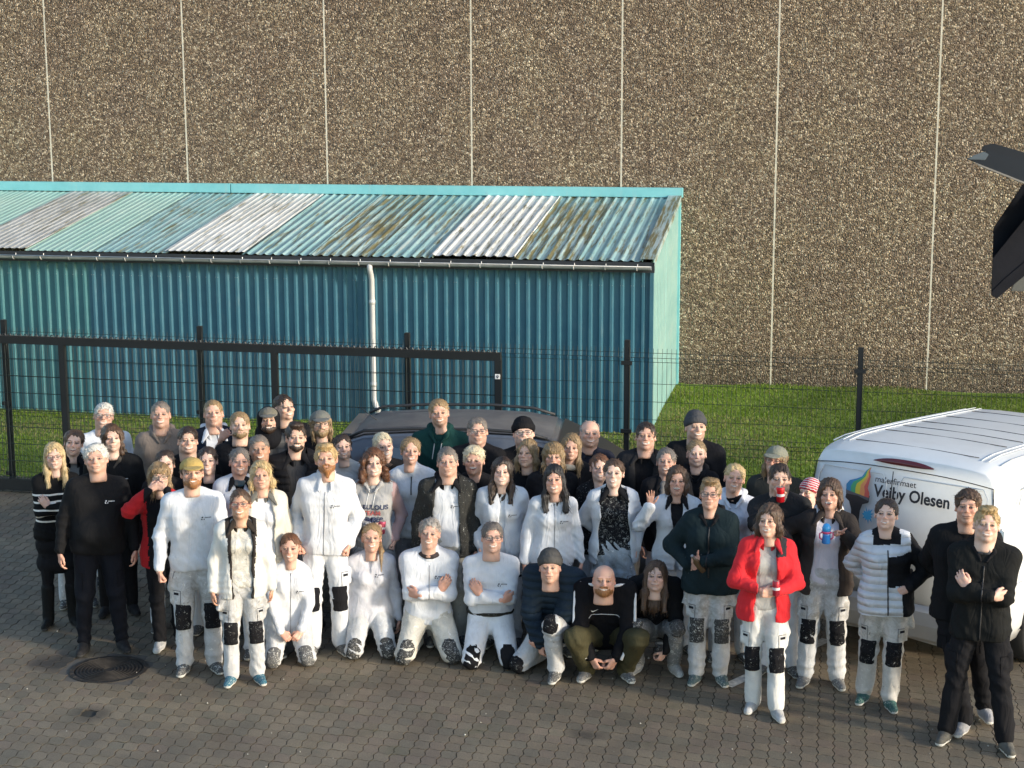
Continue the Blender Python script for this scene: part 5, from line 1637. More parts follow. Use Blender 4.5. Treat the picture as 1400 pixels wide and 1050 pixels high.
def blob(pts, col, name, y0=.37, z0=1.31, lift=.0045):
    pts = [(a * .84, b * .84) for a, b in pts]; mb = MB(); n = len(pts)
    cx = sum(p[0] for p in pts) / n; cy = sum(p[1] for p in pts) / n
    mb.v = [tuple(tail(y0 - x, z0 + y, lift)) for x, y in pts]; mb.f = [tuple(range(n))]; mb.m = [0]
    o = mb.build(name, simple(name + '_vinyl', col, .5, var=.03), van, fix=False); 
    bm = bmesh.new(); bm.from_mesh(o.data); bmesh.ops.triangulate(bm, faces=bm.faces); bm.to_mesh(o.data); bm.free(); return o
# brush logo: dark ferrule and handle below, flame of rainbow stripes above, blue and red paint splashes at the right
blob([(-.13, .12), (-.10, .155), (.00, .17), (.10, .13), (.13, .08), (.115, .065), (.06, .045), (.04, -.02), (.035, -.12), (.055, -.22), (.02, -.30), (-.05, -.28), (-.065, -.20), (-.055, -.10), (-.06, -.02), (-.09, .055), (-.135, .085)], (.02, .021, .024), 'brush_handle')
blob([(-.13, .125), (-.135, .175), (-.02, .185), (.06, .17), (.135, .14), (.13, .085), (.10, .095), (0, .125)], (.10, .105, .115), 'brush_ferrule', lift=.006)
L0 = [(-.130, .165), (-.135, .22), (-.100, .265), (-.030, .290), (.030, .320), (.070, .385), (.110, .420)]
L1 = [(.125, .120), (.128, .165), (.105, .215), (.115, .270), (.125, .330), (.110, .385), (.122, .424)]
cols_ = [(.03, .22, .42), (.05, .34, .16), (.62, .50, .05), (.70, .28, .10), (.55, .10, .08)]
for k in range(5):
    f0, f1 = k / 5, (k + 1) / 5
    A_ = [(a[0] + (b[0] - a[0]) * f0, a[1] + (b[1] - a[1]) * f0) for a, b in zip(L0, L1)]
    B_ = [(a[0] + (b[0] - a[0]) * f1, a[1] + (b[1] - a[1]) * f1) for a, b in zip(L0, L1)]
    blob(A_ + B_[::-1], cols_[k], 'flame_stripe', lift=.0075)
def splash(cx, cy, r, col, seed):
    q = random.Random(seed); pts = []
    for i in range(22):
        a = 2 * pi * i / 22; rr = r * (1.15 if i % 2 else .62) * q.uniform(.75, 1.25)
        pts.append((cx + rr * cos(a) * .85, cy + rr * sin(a)))
    blob(pts, col, 'paint_splash')
splash(.13, -.05, .070, (.06, .33, .55), 3); splash(.28, .02, .065, (.55, .14, .14), 5)

# ---- dark estate car standing behind the people, facing right
CARP = (-1.86, 16.60); CARY = radians(-5)
car = empty('estate_car', (CARP[0], CARP[1], 0), CARY, 'dark grey estate car with roof rails parked behind the group by the fence', 'car')
M_CAR = mat_paint('dark_grey_metallic', (.075, .085, .105), .28, .8, .12)
M_CARR = mat_paint('dusty_grey_roof', (.085, .083, .086), .55, .2, .35)
def csec(x, hw, zb, zt, zs):
    pts = [(.03, .28), (.8, .26), (.97, .34), (1.0, .60), (1.0, zs - .08), (.965, zs)]
    tw = .74
    loop = [(f * hw, z) for f, z in pts]
    if zt > zs + .05:
        loop += [(hw * (.965 + (tw - .965) * .5), zs + (zt - zs) * .48), (hw * (tw + .02), zt - .06), (hw * (tw - .06), zt - .018), (hw * .45, zt), (0, zt + .008)]
    else:
        loop += [(hw * .93, zs + .01), (hw * .85, zs + .02), (hw * .7, zs + .03), (hw * .4, zs + .04), (0, zs + .045)]
    full = loop + [(-a, b) for a, b in reversed(loop[:-1])]
    return [(x, -a, b) for a, b in full]
cs = [(-.05, .78, .3, .9, .88), (0.0, .84, .3, 1.05, .95), (.10, .87, .3, 1.26, .97), (.28, .89, .3, 1.44, .98), (.50, .90, .3, 1.505, .98), (1.0, .905, .3, 1.535, .97), (1.6, .905, .3, 1.54, .96), (2.1, .905, .3, 1.52, .95),
      (2.45, .905, .3, 1.46, .95), (2.8, .90, .3, 1.27, .94), (3.1, .895, .3, 1.08, .93), (3.3, .89, .3, .95, .92), (3.8, .86, .3, .85, .85), (4.2, .80, .3, .78, .78), (4.38, .70, .3, .66, .66)]
body = shell('body', [csec(*c) for c in cs], M_CAR, car)
# roof skin, windows, rails
rf = MB(); RX = [.30, .50, 1.0, 1.6, 2.1, 2.42]; RZ = [1.452, 1.512, 1.543, 1.548, 1.528, 1.474]
YS = [-.58, -.40, 0, .40, .58]; dz = [-.012, -.001, .009, -.001, -.012]
for x, z in zip(RX, RZ):
    for y, d in zip(YS, dz): rf.v.append((x, y, z + d + .004))
for i in range(5):
    for k in range(4): rf.f.append((i * 5 + k, (i + 1) * 5 + k, (i + 1) * 5 + k + 1, i * 5 + k + 1)); rf.m.append(0)
rf.build('roof', M_CARR, car, True)
for s in (-1, 1):
    m = MB(); m.tube([(.34, s * .625, 1.475), (.50, s * .63, 1.545), (1.0, s * .635, 1.575), (1.7, s * .635, 1.578), (2.15, s * .63, 1.55), (2.38, s * .62, 1.485)], .016, 8); m.build('roof_rail', M_PLAST, car, True)
    for x0, x1, a, b in ((.42, .95, 1.02, 1.40), (1.02, 1.72, 1.01, 1.42), (1.80, 2.72, 1.00, 1.40)):
        m = MB(); hw = .905
        def sp(x, z, zs=.97, zt=1.53): 
            t = (z - zs) / (zt - zs); f = .965 + (.76 - .965) * t
            return (x, s * (hw * f + .006), z)
        x1t = x1 if x1 < 2 else 2.30
        x0t = x0 + (.12 if x0 < .5 else 0)
        m.poly([sp(x0, a), sp(x1, a), sp(x1t, b), sp(x0t, b)]); m.build('side_window', M_GLASS, car, fix=False)
    for x in (.72, 3.35): wheel(car, x, s * .80, .33, .21)
    MB().box((4.22, s * .55, .70), (.12, .26, .13)).build('headlight', M_GLASS, car, bevel=.03)
    MB().box((.0, s * .74, .98), (.09, .18, .26)).build('tail_light', M_RED, car, bevel=.02)
    MB().box((2.75, s * .99, 1.02), (.10, .18, .12)).build('wing_mirror', M_CAR, car, bevel=.03)
for nm, P4 in (('windscreen', [(2.47, 1.44, .60), (2.78, 1.285, .66), (3.26, .975, .76)]), ('rear_window', [(.26, 1.435, .60), (.10, 1.27, .66), (.005, 1.06, .72)])):
    m = MB()
    for x, z, w in P4:
        for y in (-w, -w * .5, 0, w * .5, w): m.v.append((x + (.020 if nm == 'windscreen' else -.020), y, z + .022 - .010 * (abs(y) / w) ** 2))
    for i in range(2):
        for k in range(4): m.f.append((i * 5 + k, i * 5 + k + 1, (i + 1) * 5 + k + 1, (i + 1) * 5 + k)); m.m.append(0)
    m.build(nm, M_GLASSD, car, True)
MB().tube([(.55, 0, 1.51), (.35, 0, 1.66)], [.006, .003], 6).build('aerial', M_PLAST, car, True)
MB().box((.30, 0, 1.475), (.12, 1.05, .03)).build('roof_spoiler', M_CAR, car, bevel=.01)
for y in (-.38, .38): MB().tube([(.45, y, 1.506), (1.0, y, 1.545), (2.1, y, 1.528)], .006, 5).build('roof_groove', M_PLAST, car, True)

car.scale = (.95, .95, .97)
# ---- lamp head and dark boards close to the camera at the upper right
M_DARK = simple('dark_painted_board', (.008, .009, .013), .8, spec=.12, var=.3, scale=5, bump=.15)
M_LAMPB = simple('dark_lamp_housing', (.006, .011, .018), .6, 0, spec=.2)
def px(x, y, D):
    d = _f + _r * ((x - 700) / FPX) - _u * ((y - 525) / FPX)
    return Vector((0, 0, CAM_H)) + d * D
LD = 7.0
lamp = empty('outdoor_lamp', px(1400, 250, LD), 0, 'dark angular outdoor lamp head reaching in from the right edge', 'lamp')
lo = lamp.location.copy()
def slab_px(pts, D, th, name, mat, parent, org):
    a = [px(x, y, D) - org for x, y in pts]; b = [px(x, y, D + th) - org for x, y in pts]
    mb = MB(); n = len(pts); mb.v = [tuple(p) for p in a + b]
    mb.f = [tuple(range(n)), tuple(reversed(range(n, 2 * n)))] + [(i, (i + 1) % n, n + (i + 1) % n, n + i) for i in range(n)]; mb.m = [0] * len(mb.f)
    return mb.build(name, mat, parent, bevel=.002)
slab_px([(1321, 217), (1352, 206), (1410, 222), (1470, 245), (1470, 275), (1400, 250)], LD, .26, 'housing', M_LAMPB, lamp, lo)
slab_px([(1341, 206), (1345, 199), (1358, 196), (1396, 207), (1470, 232), (1470, 250), (1400, 226), (1352, 208)], LD + .03, .18, 'cooling_top', simple('lamp_top', (.006, .010, .016), .6, spec=.2), lamp, lo)
slab_px([(1322, 218), (1330, 213), (1345, 207), (1352, 211), (1347, 219)], LD - .005, .03, 'end_cap', simple('lamp_cap', (.05, .07, .085), .4), lamp, lo)
slab_px([(1332, 221.5), (1400, 248.5), (1470, 276), (1470, 279), (1400, 251.5), (1338, 227)], LD - .004, .2, 'diffuser', simple('lamp_diffuser', (.16, .15, .13), .4), lamp, lo)
bl = px(1400, 330, LD + .4)
brd = empty('slanted_boards', bl, 0, 'dark slanted overlapping timber boards hanging below the lamp at the right edge', 'board structure')
bo = bl.copy()
slab_px([(1358, 312), (1402, 246), (1480, 150), (1480, 230), (1440, 250), (1357, 353)], LD + .40, .05, 'board', M_DARK, brd, bo)
slab_px([(1357, 353), (1440, 250), (1480, 225), (1480, 310), (1363, 408), (1355, 404)], LD + .34, .05, 'board', M_DARK, brd, bo)
slab_px([(1363, 408), (1355, 404), (1356, 398), (1372, 382), (1480, 290), (1480, 312)], LD + .335, .09, 'board', M_DARK, brd, bo)
slab_px([(1382, 398), (1400, 352), (1480, 280), (1480, 400)], LD + .5, .05, 'board', simple('grey_board', (.05, .056, .054), .6, var=.2), brd, bo)
# ------------------------------------------------------------------ the group
CRM = (.60, .57, .49); DNAVY = (.012, .018, .032); DGRN = (.010, .020, .024); GREYW = (.42, .42, .43)
PT = ('paint', (.53, .54, .555)); WT = ('white', (.58, .60, .63)); BT = ('plain', BLK); BT2 = ('cargo', BLK, .012)
PAD = ('splatlite', BLK); PADS = ('splat', (.05, .05, .05)); PADB = ('plain', BLK)
def JW(op=(.10, .14), **k): d = {'open': op, 'ccol': BLK}; d.update(k); return ('jacket', W_, 'white', d)
def JB(op=None, **k): d = {'open': op, 'ccol': BLK} if op else {'ccol': BLK}; d.update(k); return ('jacket', BLK, 'plain', d)
SB = ('sweater', BLK, 'plain'); SW = ('sweater', W_, 'white')
BS = ('plain', (.02, .02, .022))   # dark shoes
# back rows, left to right
person('white-haired old man with glasses in a white sweatshirt, highest head at far left', -3.93, 15.90, 1.80, hc='white', hair='short', specs=1, skin='ruddy', top=SW, mouth=1, hr=.08, wide=1.02)
person('man in a taupe hooded sweatshirt by the fence, right of the white-haired man', -3.33, 15.71, 1.85, hc='greydark', hair='buzz', skin='ruddy', top=('sweater', (.19, .155, .13), 'plain', {'neck': 'hood'}), cords=None, wt=1.1, mouth=1, stub=.2)
person('short-haired blond man with white hood over a dark jacket, making a hand sign', -2.84, 15.67, 1.87, hc='dkblond', hair='buzz', skin='ruddy', arms=('down', 'shaka'), inner=(W_, 'plain', 'high'), top=('jacket', DNAVY, 'plain', {'open': (.14, .08), 'ccol': W_, 'hood': 1, 'hcol': W_}), mouth=0)
person('man with thin fair hair and goatee in black, right of the hand sign', -2.51, 15.24, 1.84, hc='dkblond', hair='recede', skin='light', top=SB, mouth=0, beard=(.004, 0, 'dkblond'))
person('smiling man in a camouflage cap under a black hood and grey plaid jacket', -2.26, 15.50, 1.83, hc='dkbrown', hair=None, hat=('cap', (.14, .13, .10), 'plaid'), hoodup=BLK, beard=(.007, 0, 'dkbrown'), top=('jacket', (.045, .045, .045), 'plaid', {'ccol': BLK}), mouth=1)
person('tall dark-haired man in a black jacket half hidden behind the camouflage cap', -2.22, 15.92, 1.87, hc='dkbrown', hair='short', hy=.5, top=JB(), inner=(W_, 'plain'), mouth=1)
person('bearded man in a green patterned cap with long hair and glasses in black', -1.79, 15.38, 1.82, hc='dkblond', hair='mid', hat=('cap', (.13, .135, .12), 'plaid'), specs=1, beard=(.008, 0, 'dkblond'), top=JB(), mouth=0)
person('tall man in dark green hooded sweatshirt with white drawstrings before the car', -.68, 15.42, 1.92, hc='dkblond', hair='recede', skin='ruddy', top=('sweater', (.010, .045, .040), 'plain', {'neck': 'hood'}), cords=M_CORD, mouth=1, vis=1, hr=-.06, stub=.5)
person('stern brown-haired man with glasses in black jacket, right of the green sweatshirt', -.33, 15.05, 1.82, hc='greydark', hair='recede', specs=1, skin='ruddy', top=JB((.10, .04)), inner=(W_, 'plain'), mouth=0, wide=1.04)
person('person in black knitted beanie, glasses and black scarf before the car', .12, 15.09, 1.79, hc='brown', hair=None, hat=('beanie', BLK, 'plain'), specs=1, scarf=(BLK, 'plain'), top=JB(), mouth=1, wide=1.1, hw=1.06, skin='pale')
person('bald man in a dark polo shirt with short white sideburns, grinning', .69, 15.16, 1.77, hc='grey', hair='bald', skin='ruddy', top=('sweater', (.020, .022, .035), 'plain', {'neck': 'collar', 'lapel': 1}), mouth=1, wide=1.06, hw=1.05, hr=.05)
person('dark-haired man in open dark jacket over black shirt, right of a fence post', 1.19, 14.80, 1.82, hc='dkbrown', hair='short', skin='ruddy', inner=(BLK, 'plain'), top=('jacket', (.022, .022, .024), 'plain', {'open': (.16, .10)}), mouth=1)
person('tall man in a grey knitted beanie and black jacket standing against the lawn', 1.66, 15.03, 1.86, hc='dkbrown', hair=None, hat=('beanie', (.060, .062, .068), 'plain'), hy=.25, stub=.3, scarf=(BLK, 'plain'), top=JB(), mouth=1, wt=1.08)
person('long-haired person with glasses and grey green cap at the back near the van', 2.28, 14.11, 1.75, hc='dkblond', hair='mid', hat=('cap', (.20, .20, .155), 'plain'), specs='red', hy=-.3, top=('jacket', (.035, .036, .032), 'plain', {}), mouth=1, skin='ruddy')
person('laughing brown-haired woman in dark jacket behind the woman in stripes', -4.08, 15.19, 1.68, fem=True, hc='brown', hair='bun', hr=.12, inner=((.22, .21, .19), 'plain', 'high'), top=JB((.10, .06)), legwear=PT, mouth=2, skin='pale', hw=1.05)
person('young man with long brown hair in a black jacket with a grey hood lining', -3.64, 14.94, 1.78, hc='brown', hair='mid', skin='pale', top=('jacket', (0.0096, 0.0096, 0.0102), 'plain', {'hood': 1, 'hcol': (.07, .06, .05)}), legwear=BT, shoes=BS, mouth=0, logo=(.09, .33, M_INKW), wt=1.1, stub=.25)
person('man with short dark hair in a black zipped jacket smiling behind the cap wearer', -2.94, 14.77, 1.80, hc='dkbrown', hair='short', skin='light', top=('sweater', (0.0078, 0.0078, 0.0096), 'plain', {'neck': 'high'}), mouth=1, legwear=BT, shoes=BS)
person('balding dark-haired man in black with a stubbly ruddy face between two rows', -2.22, 14.57, 1.76, hc='greydark', hair='recede', skin='tan', top=('sweater', (.018, .018, .02), 'plain'), mouth=1, wide=1.12, stub=.3)
person('tall dark-haired man with goatee in a black puffer jacket over a charcoal shirt', -1.90, 14.63, 1.86, hc='dkbrown', hair='quiff', beard=(.004, 0, 'dkbrown'), skin='light', inner=((.045, .045, .048), 'plain'), top=('jacket', BLK, 'quilt', {'open': (.16, .10), 'off': .042}), mouth=1, wide=1.04, legwear=BT, shoes=BS)
person('dark-haired woman in black half hidden behind the yellow cap', -2.69, 14.44, 1.68, fem=True, hc='dkbrown', hair='bun', top=SB, mouth=1, skin='pale')
person('woman with dark hair parted, only eyes and forehead seen above the woman in red', -3.08, 14.50, 1.64, fem=True, hc='dkbrown', hair='bun', top=SB, mouth=0, skin='pale')
person('dark-haired woman in a pale grey crew neck sweatshirt beside the car bonnet end', -1.53, 15.05, 1.66, fem=True, hc='dkbrown', hair='bun', top=('sweater', (.46, .45, .43), 'plain'), mouth=1, skin='pale')
person('woman with short bleached hair swept across her forehead in a black jacket', -1.17, 14.92, 1.70, fem=True, hc='platinum', hair='short', bc='brown', hr=-.12, hy=.3, top=JB(), scarf=((.09, .07, .06), 'plain'), mouth=1, skin='pale')
person('laughing woman with short platinum hair in a black jacket', -.33, 14.34, 1.70, fem=True, hc='platinum', hair='tousled', skin='ruddy', top=JB(), mouth=2, hw=1.05)
person('blonde woman in black looking aside in front of the black beanie', .11, 14.66, 1.69, fem=True, hc='dkblond', hair='mid', hy=-.35, top=SB, mouth=0)
person('smiling woman with light brown fringe in black, behind the black-haired woman', .35, 14.48, 1.70, fem=True, hc='dkblond', hair='fringe', top=JB(), mouth=1, skin='ruddy', wt=1.1)
person('woman with long blond-tipped hair in a black jacket beside the bald man', .52, 14.84, 1.70, fem=True, hc='dkblond', hair='long', top=JB(), scarf=((.45, .42, .36), 'plain'), mouth=0, skin='ruddy')
person('woman with brown hair peeking out beside the ponytailed woman in open white jacket', .78, 14.36, 1.62, fem=True, hc='auburn', hair='bun', top=('jacket', BLK, 'splatlite', {}), mouth=1, skin='pale')
person('woman with grey hair tied tight and a grey scarf over a dark jacket', 1.37, 14.35, 1.68, fem=True, hc='greydark', hair='bun', top=JB((.12, .08)), scarf=((.16, .16, .16), 'plain'), scarftail=1, mouth=1, skin='ruddy')
person('young fair-haired woman in black hooded sweatshirt just below the grey beanie', 1.61, 14.58, 1.70, fem=True, hc='dkblond', hair='bun', skin='pale', top=('sweater', BLK, 'plain', {'neck': 'hood'}), mouth=0)
person('laughing blonde woman in pale hooded sweatshirt with black neck warmer', 1.84, 13.67, 1.70, fem=True, hc='blonde', hair='bun', hr=.1, skin='ruddy', top=('sweater', (.60, .63, .70), 'plain', {'neck': 'hood', 'hcol': (.60, .63, .70)}), scarf=(BLK, 'plain'), mouth=1, legwear=PT)
# middle rows
person('blonde woman in black and white striped sweater, black skirt and boots', -4.09, 14.61, 1.68, fem=True, vis=2, hc='blonde', hair='long', specs='red', arms=('crossF', 'crossB'), top=('sweater', (0.0072, 0.0072, 0.0078), 'stripes', {}), inner=(W_, 'plain'), legwear=('plain', BLK, -.012), skirt=1, shoes=('boots', (0.0084, 0.0090, 0.0096)), mouth=0, skin='pale', wt=1.05)
person('heavy grey-haired man all in black standing behind the manhole cover', -3.55, 13.93, 1.83, vis=2, hc='white', bc='greydark', hair='tousled', skin='ruddy', arms=('loose', 'loose'), top=('sweater', (0.0096, 0.0096, 0.0108), 'plain', {'fold': .8, 'lapel': 1}), legwear=('plain', (0.0072, 0.0084, 0.0132), .004), shoes=BS, wt=1.22, belly=.9, mouth=0, logo=(.085, .34, M_INKW), wide=1.08, hw=1.06, stance=.15)
person('woman in red and black jacket holding her hands to her mouth', -3.00, 13.96, 1.65, fem=True, vis=2, hc='dkblond', hair='fringe', specs=1, arms=('mouth', 'mouth'), top=('jacket', (.42, .012, .016), 'plain', {'ccol': BLK, 'zone': lambda c: (np.abs(c[:, 0]) < .12).astype(int), 'col2': BLK}), legwear=BT, shoes=('sport', (.5, .5, .5)), mouth=0, feet={-1: (-.06, .02), 1: (.12, .04)})
person('smiling bearded man in a yellow cap, white sweatshirt and paint-stained white trousers', -2.62, 13.42, 1.83, vis=2, hc='brown', hair='short', hat=('cap', (.38, .27, .09), 'plain'), beard=(.008, .004, 'ginger'), bare=(-1,), arms=('fistdown', 'down'), top=('sweater', W_, 'white', {'sleeve': 1.0}), legwear=PT, pads=PAD, pockets=(-1, 1), mouth=1, logo=(.08, .33, M_INK), skin='ruddy', wt=1.04)
person('woman with grey-streaked hair, blue patterned scarf and white jacket', -2.40, 14.32, 1.70, fem=True, hc='greydark', hair='bun', skin='ruddy', top=JW((.08, .03)), inner=(BLK, 'plain', 'high'), scarf=((.03, .09, .13), 'plaid'), mouth=1)
person('blonde woman in an open cream jacket with grey collar over a white shirt', -2.13, 13.81, 1.70, fem=True, hc='blonde', hair='bob', bc='dkblond', vis=2, skin='ruddy', top=('jacket', CRM, 'white', {'open': (.17, .20), 'ccol': (.12, .12, .11)}), inner=(W_, 'plain'), legwear=WT, mouth=0, wt=1.12, wide=1.05)
person('woman with glasses in white and black jacket and blue shoes, standing in front', -2.20, 13.15, 1.62, fem=True, vis=2, hc='brown', hair='bun', specs='red', skin='tan', top=('jacket', (.62, .61, .57), 'white', {'open': (.18, .16), 'ccol': (.03, .024, .02), 'zone': lambda c: (((np.abs(c[:, 0]) < .122 - .08 * np.clip(.3 - c[:, 2], 0, .3)) & (c[:, 1] < 0)) | ((np.abs(c[:, 0]) < .135) & (c[:, 2] > .40))).astype(int), 'col2': (.03, .026, .024)}), inner=((.60, .59, .54), 'paint', 'high'), legwear=PT, pads=PAD, pockets=(-1, 1), shoes=('dirty', (.03, .12, .17)), mouth=1, arms=('down', 'down'), wide=.96, extra=1)
person('blond man with long ginger beard in white zipped jacket and white trousers', -1.60, 13.86, 1.84, vis=2, hc='blond', bc='dkblond', hair='quiff', beard=(.010, .050, 'ginger'), skin='ruddy', arms=('pocket', 'pocket'), top=('jacket', W_, 'white', {'hem': -.10, 'lapel': 1, 'off': .022}), legwear=WT, pads=PADB, zip=(-.09, .42, M_ZIP), logo=(.075, .31, M_INK), mouth=0, sw=.93, wt=.94)
fab = person('curly auburn-haired woman in grey and pink sweatshirt printed with words', -1.22, 14.24, 1.70, fem=True, vis=2, hc='auburn', hair='curly', skin='pale', arms=(((-.02, -.20, .125), (1, .2, -.5), 'grip', (-.2, .9, 0), (0, -.1, 1), (-1, -.1, .15)), 'pocket'), top=('sweater', (.36, .36, .36), 'plain', {'neck': 'hood', 'zone': lambda c: (np.abs(c[:, 0]) > .175).astype(int), 'col2': (.36, .25, .25)}), legwear=WT, cords=M_CORD, mouth=1, extra=1)
person('laughing woman with dark blond hair tied back in a white half-zip sweatshirt', -.88, 14.56, 1.74, fem=True, vis=2, hc='dkblond', hair='bun', top=('sweater', W_, 'white', {'neck': 'high'}), zip=(.30, .45, M_ZIPB), legwear=('splatlite', (.20, .20, .21)), mouth=1, skin='ruddy')
person('thin-faced man in paint-spattered open black jacket over a white sweatshirt', -.57, 14.10, 1.75, vis=2, hc='greydark', hair='recede', skin='ruddy', arms=('down', 'down'), inner=(W_, 'plain'), top=('jacket', (.030, .030, .028), 'splatlite', {'open': (.19, .24), 'ccol': BLK, 'hood': 1, 'hcol': BLK}), legwear=('paint', (.42, .41, .37)), pockets=(1,), mouth=0, logo=(.06, .30, M_INK, 1))
person('woman with long dark brown hair in white jacket with dark collar', -.09, 14.04, 1.67, fem=True, vis=2, hc='dkbrown', hair='long', top=JW((.05, .03)), inner=((.60, .63, .66), 'plain', 'high'), zip=(-.10, .40, M_ZIPB), logo=(.08, .30, M_INK), legwear=WT, mouth=1, skin='pale', arms=('pocket', 'pocket'))
person('woman with long black hair over both shoulders in a plain white zipped sweatshirt', .34, 13.83, 1.65, fem=True, vis=2, hc='black', hair='long', top=('sweater', W_, 'white', {'neck': 'high'}), zip=(-.09, .46, M_ZIP), logo=(.07, .31, M_INK), legwear=('white', (.55, .57, .62)), mouth=1, skin='ruddy', bare=(), arms=('down', 'down'))
person('young woman in wide open white jacket over a paint-covered black shirt', .87, 13.98, 1.67, fem=True, vis=2, hc='brown', hair='bun', inner=(BLK, 'splat', 'high'), top=JW((.22, .30)), legwear=('paint', (.45, .50, .56)), mouth=1, skin='pale', wt=1.1, hw=1.03, arms=('behind', 'pocket'))
person('waving brown-haired woman in white jacket with black collar', 1.40, 13.88, 1.62, fem=True, vis=2, hc='brown', hair='bob', inner=(BLK, 'plain', 'high'), top=JW((.10, .02)), zip=(-.13, .30, M_ZIPB), logo=(.09, .30, M_INK), arms=(((.235, -.24, .50), (.6, .3, -1), 'flat', (0, -1, .1), (-1, 0, .25), (.05, -.08, 1)), 'down'), legwear=WT, mouth=2, skin='ruddy', wt=1.06)
dg = person('short-haired person with glasses in dark green softshell holding a bottle', 1.60, 13.12, 1.70, fem=True, vis=2, hc='dkblond', bc='brown', hair='quiff', specs=1, skin='ruddy', arms=('jpocket', ((-.035, -.245, .165), (1, .3, -.4), 'thumb', (.5, .7, 0), (0, -.1, 1), (-1, -.2, .12))), top=('jacket', DGRN, 'splatrare', {'ccol': BLK, 'off': .034, 'hood': 1, 'hcol': BLK}), legwear=PT, pads=PADS, pockets=(-1, 1), zip=(.0, .42, M_ZIPB), shoes=('dirty', (.08, .12, .12)), mouth=0, wt=1.14, stance=.10)
cn = person('dark-haired man in black jacket holding a red can before his face', 2.20, 13.33, 1.78, hc='dkbrown', hair='short', vis=1, skin='light', arms=(((.045, -.27, .585), (.8, .3, -1), 'vee', (-.2, -1, 0), (-1, 0, .2), (-.1, -.25, 1)), 'down'), top=('jacket', (.020, .021, .023), 'plain', {}), mouth=1, wide=1.06, stub=.25)
red = person('brown-haired woman in a bright red jacket, holding a can', 1.94, 12.46, 1.66, fem=True, vis=2, hc='brown', hair='bob', skin='light', arms=(((.035, -.245, .155), (1, .3, -.5), 'grip', (-.5, .8, 0), (0, -.1, 1), (-1, -.25, .05)), ((.035, -.245, .135), (1, .3, -.5), 'grip', (-.5, .8, 0), (0, -.1, 1), (-1, -.25, .05))), inner=((.33, .33, .32), 'plain', 'high'), top=('jacket', (.62, .022, .030), 'plain', {'open': (.13, .16), 'ccol': (.45, .02, .03), 'hood': 1, 'hcol': (.42, .42, .40), 'zone': lambda c: ((c[:, 2] > .40) & (c[:, 0] > .05) & (c[:, 0] < .15) & (c[:, 1] < .02)).astype(int), 'col2': (.035, .035, .04)}), legwear=('white', (.60, .60, .58)), pads=PAD, pockets=(1,), shoes=('sport', (.45, .45, .45)), mouth=1, hy=-.25, cords=M_CORD, stance=.10, feet={-1: (-.07, .05), 1: (.12, -.10)})
lb = person('laughing woman in open brown jacket over pale sweatshirt, holding up a blue bottle', 2.51, 13.05, 1.72, fem=True, vis=2, hc='brown', hair='bob', skin='ruddy', arms=(((.30, -.12, .26), (1, .3, -.6), 'relax', (-1, 0, 0), (0, -1, 0), (.2, -.4, -.6)), ((.115, -.32, .44), (.8, .3, -1), 'thumb', (-.7, -.6, 0), (0, 0, 1), (-.75, -.45, .25))), inner=((.56, .54, .60), 'plain', 'high'), top=('jacket', (.042, .034, .031), 'plain', {'open': (.17, .22), 'ccol': (.042, .034, .031), 'hood': 1, 'hcol': (.62, .63, .66), 'zone': lambda c: (c[:, 2] > .33).astype(int), 'col2': (.028, .024, .023)}), legwear=PT, pads=PAD, shoes=('dirty', (.14, .14, .14)), mouth=2, wt=1.14, wide=1.05, stance=.13)
person('dark-haired woman in quilted white and black jacket in front of the van', 2.90, 12.57, 1.68, fem=True, vis=2, hc='dkbrown', hair='bun', skin='pale', arms=('behind', 'jpocket'), top=('jacket', W_, 'quilt', {'ccol': BLK, 'zone': lambda c: ~(((c[:, 2] > .35 + .15 * c[:, 0]) & (c[:, 0] > .0) & (c[:, 0] < .19)) | (c[:, 0] < .0) | ((c[:, 0] < .12) & (c[:, 2] < .10) & (c[:, 1] < .02) & (c[:, 0] >= 0))) | ((c[:, 2] > .44) & (np.abs(c[:, 0]) < .11)), 'col2': BLK}), zip=(-.13, .40, M_ZIPB), legwear=('paint', (.55, .53, .50)), pads=PAD, pockets=(1,), shoes=('dirty', (.04, .10, .09)), mouth=1, wt=1.1, stance=.09, feet={-1: (-.14, .10), 1: (.06, -.02)})
person('curly brown-haired man all in black beside the van, hands behind back', 3.38, 12.19, 1.85, vis=2, hc='brown', hair='curlytop', skin='ruddy', arms=('behind', 'behind'), top=('jacket', (0.0096, 0.0096, 0.0114), 'plain', {'ccol': BLK}), legwear=BT2, shoes=('sport', (.32, .32, .34)), mouth=0, hy=-.05, feet={-1: (.06, -.12), 1: (.20, .16, .10)})
person('young blond man in black with crossed arms at the far right', 3.44, 11.85, 1.80, vis=2, hc='blond', hair='quiff', skin='pale', arms=('crossF', 'crossB'), top=('jacket', (0.0102, 0.0108, 0.0108), 'plain', {'ccol': BLK, 'hood': 1, 'hcol': BLK}), scarf=((.09, .09, .10), 'plain'), legwear=BT2, shoes=('sport', (.085, .080, .068)), mouth=1, zip=(-.14, .40, M_ZIPB), feet={-1: (-.20, -.02), 1: (.21, -.10)}, pockets=(1,))
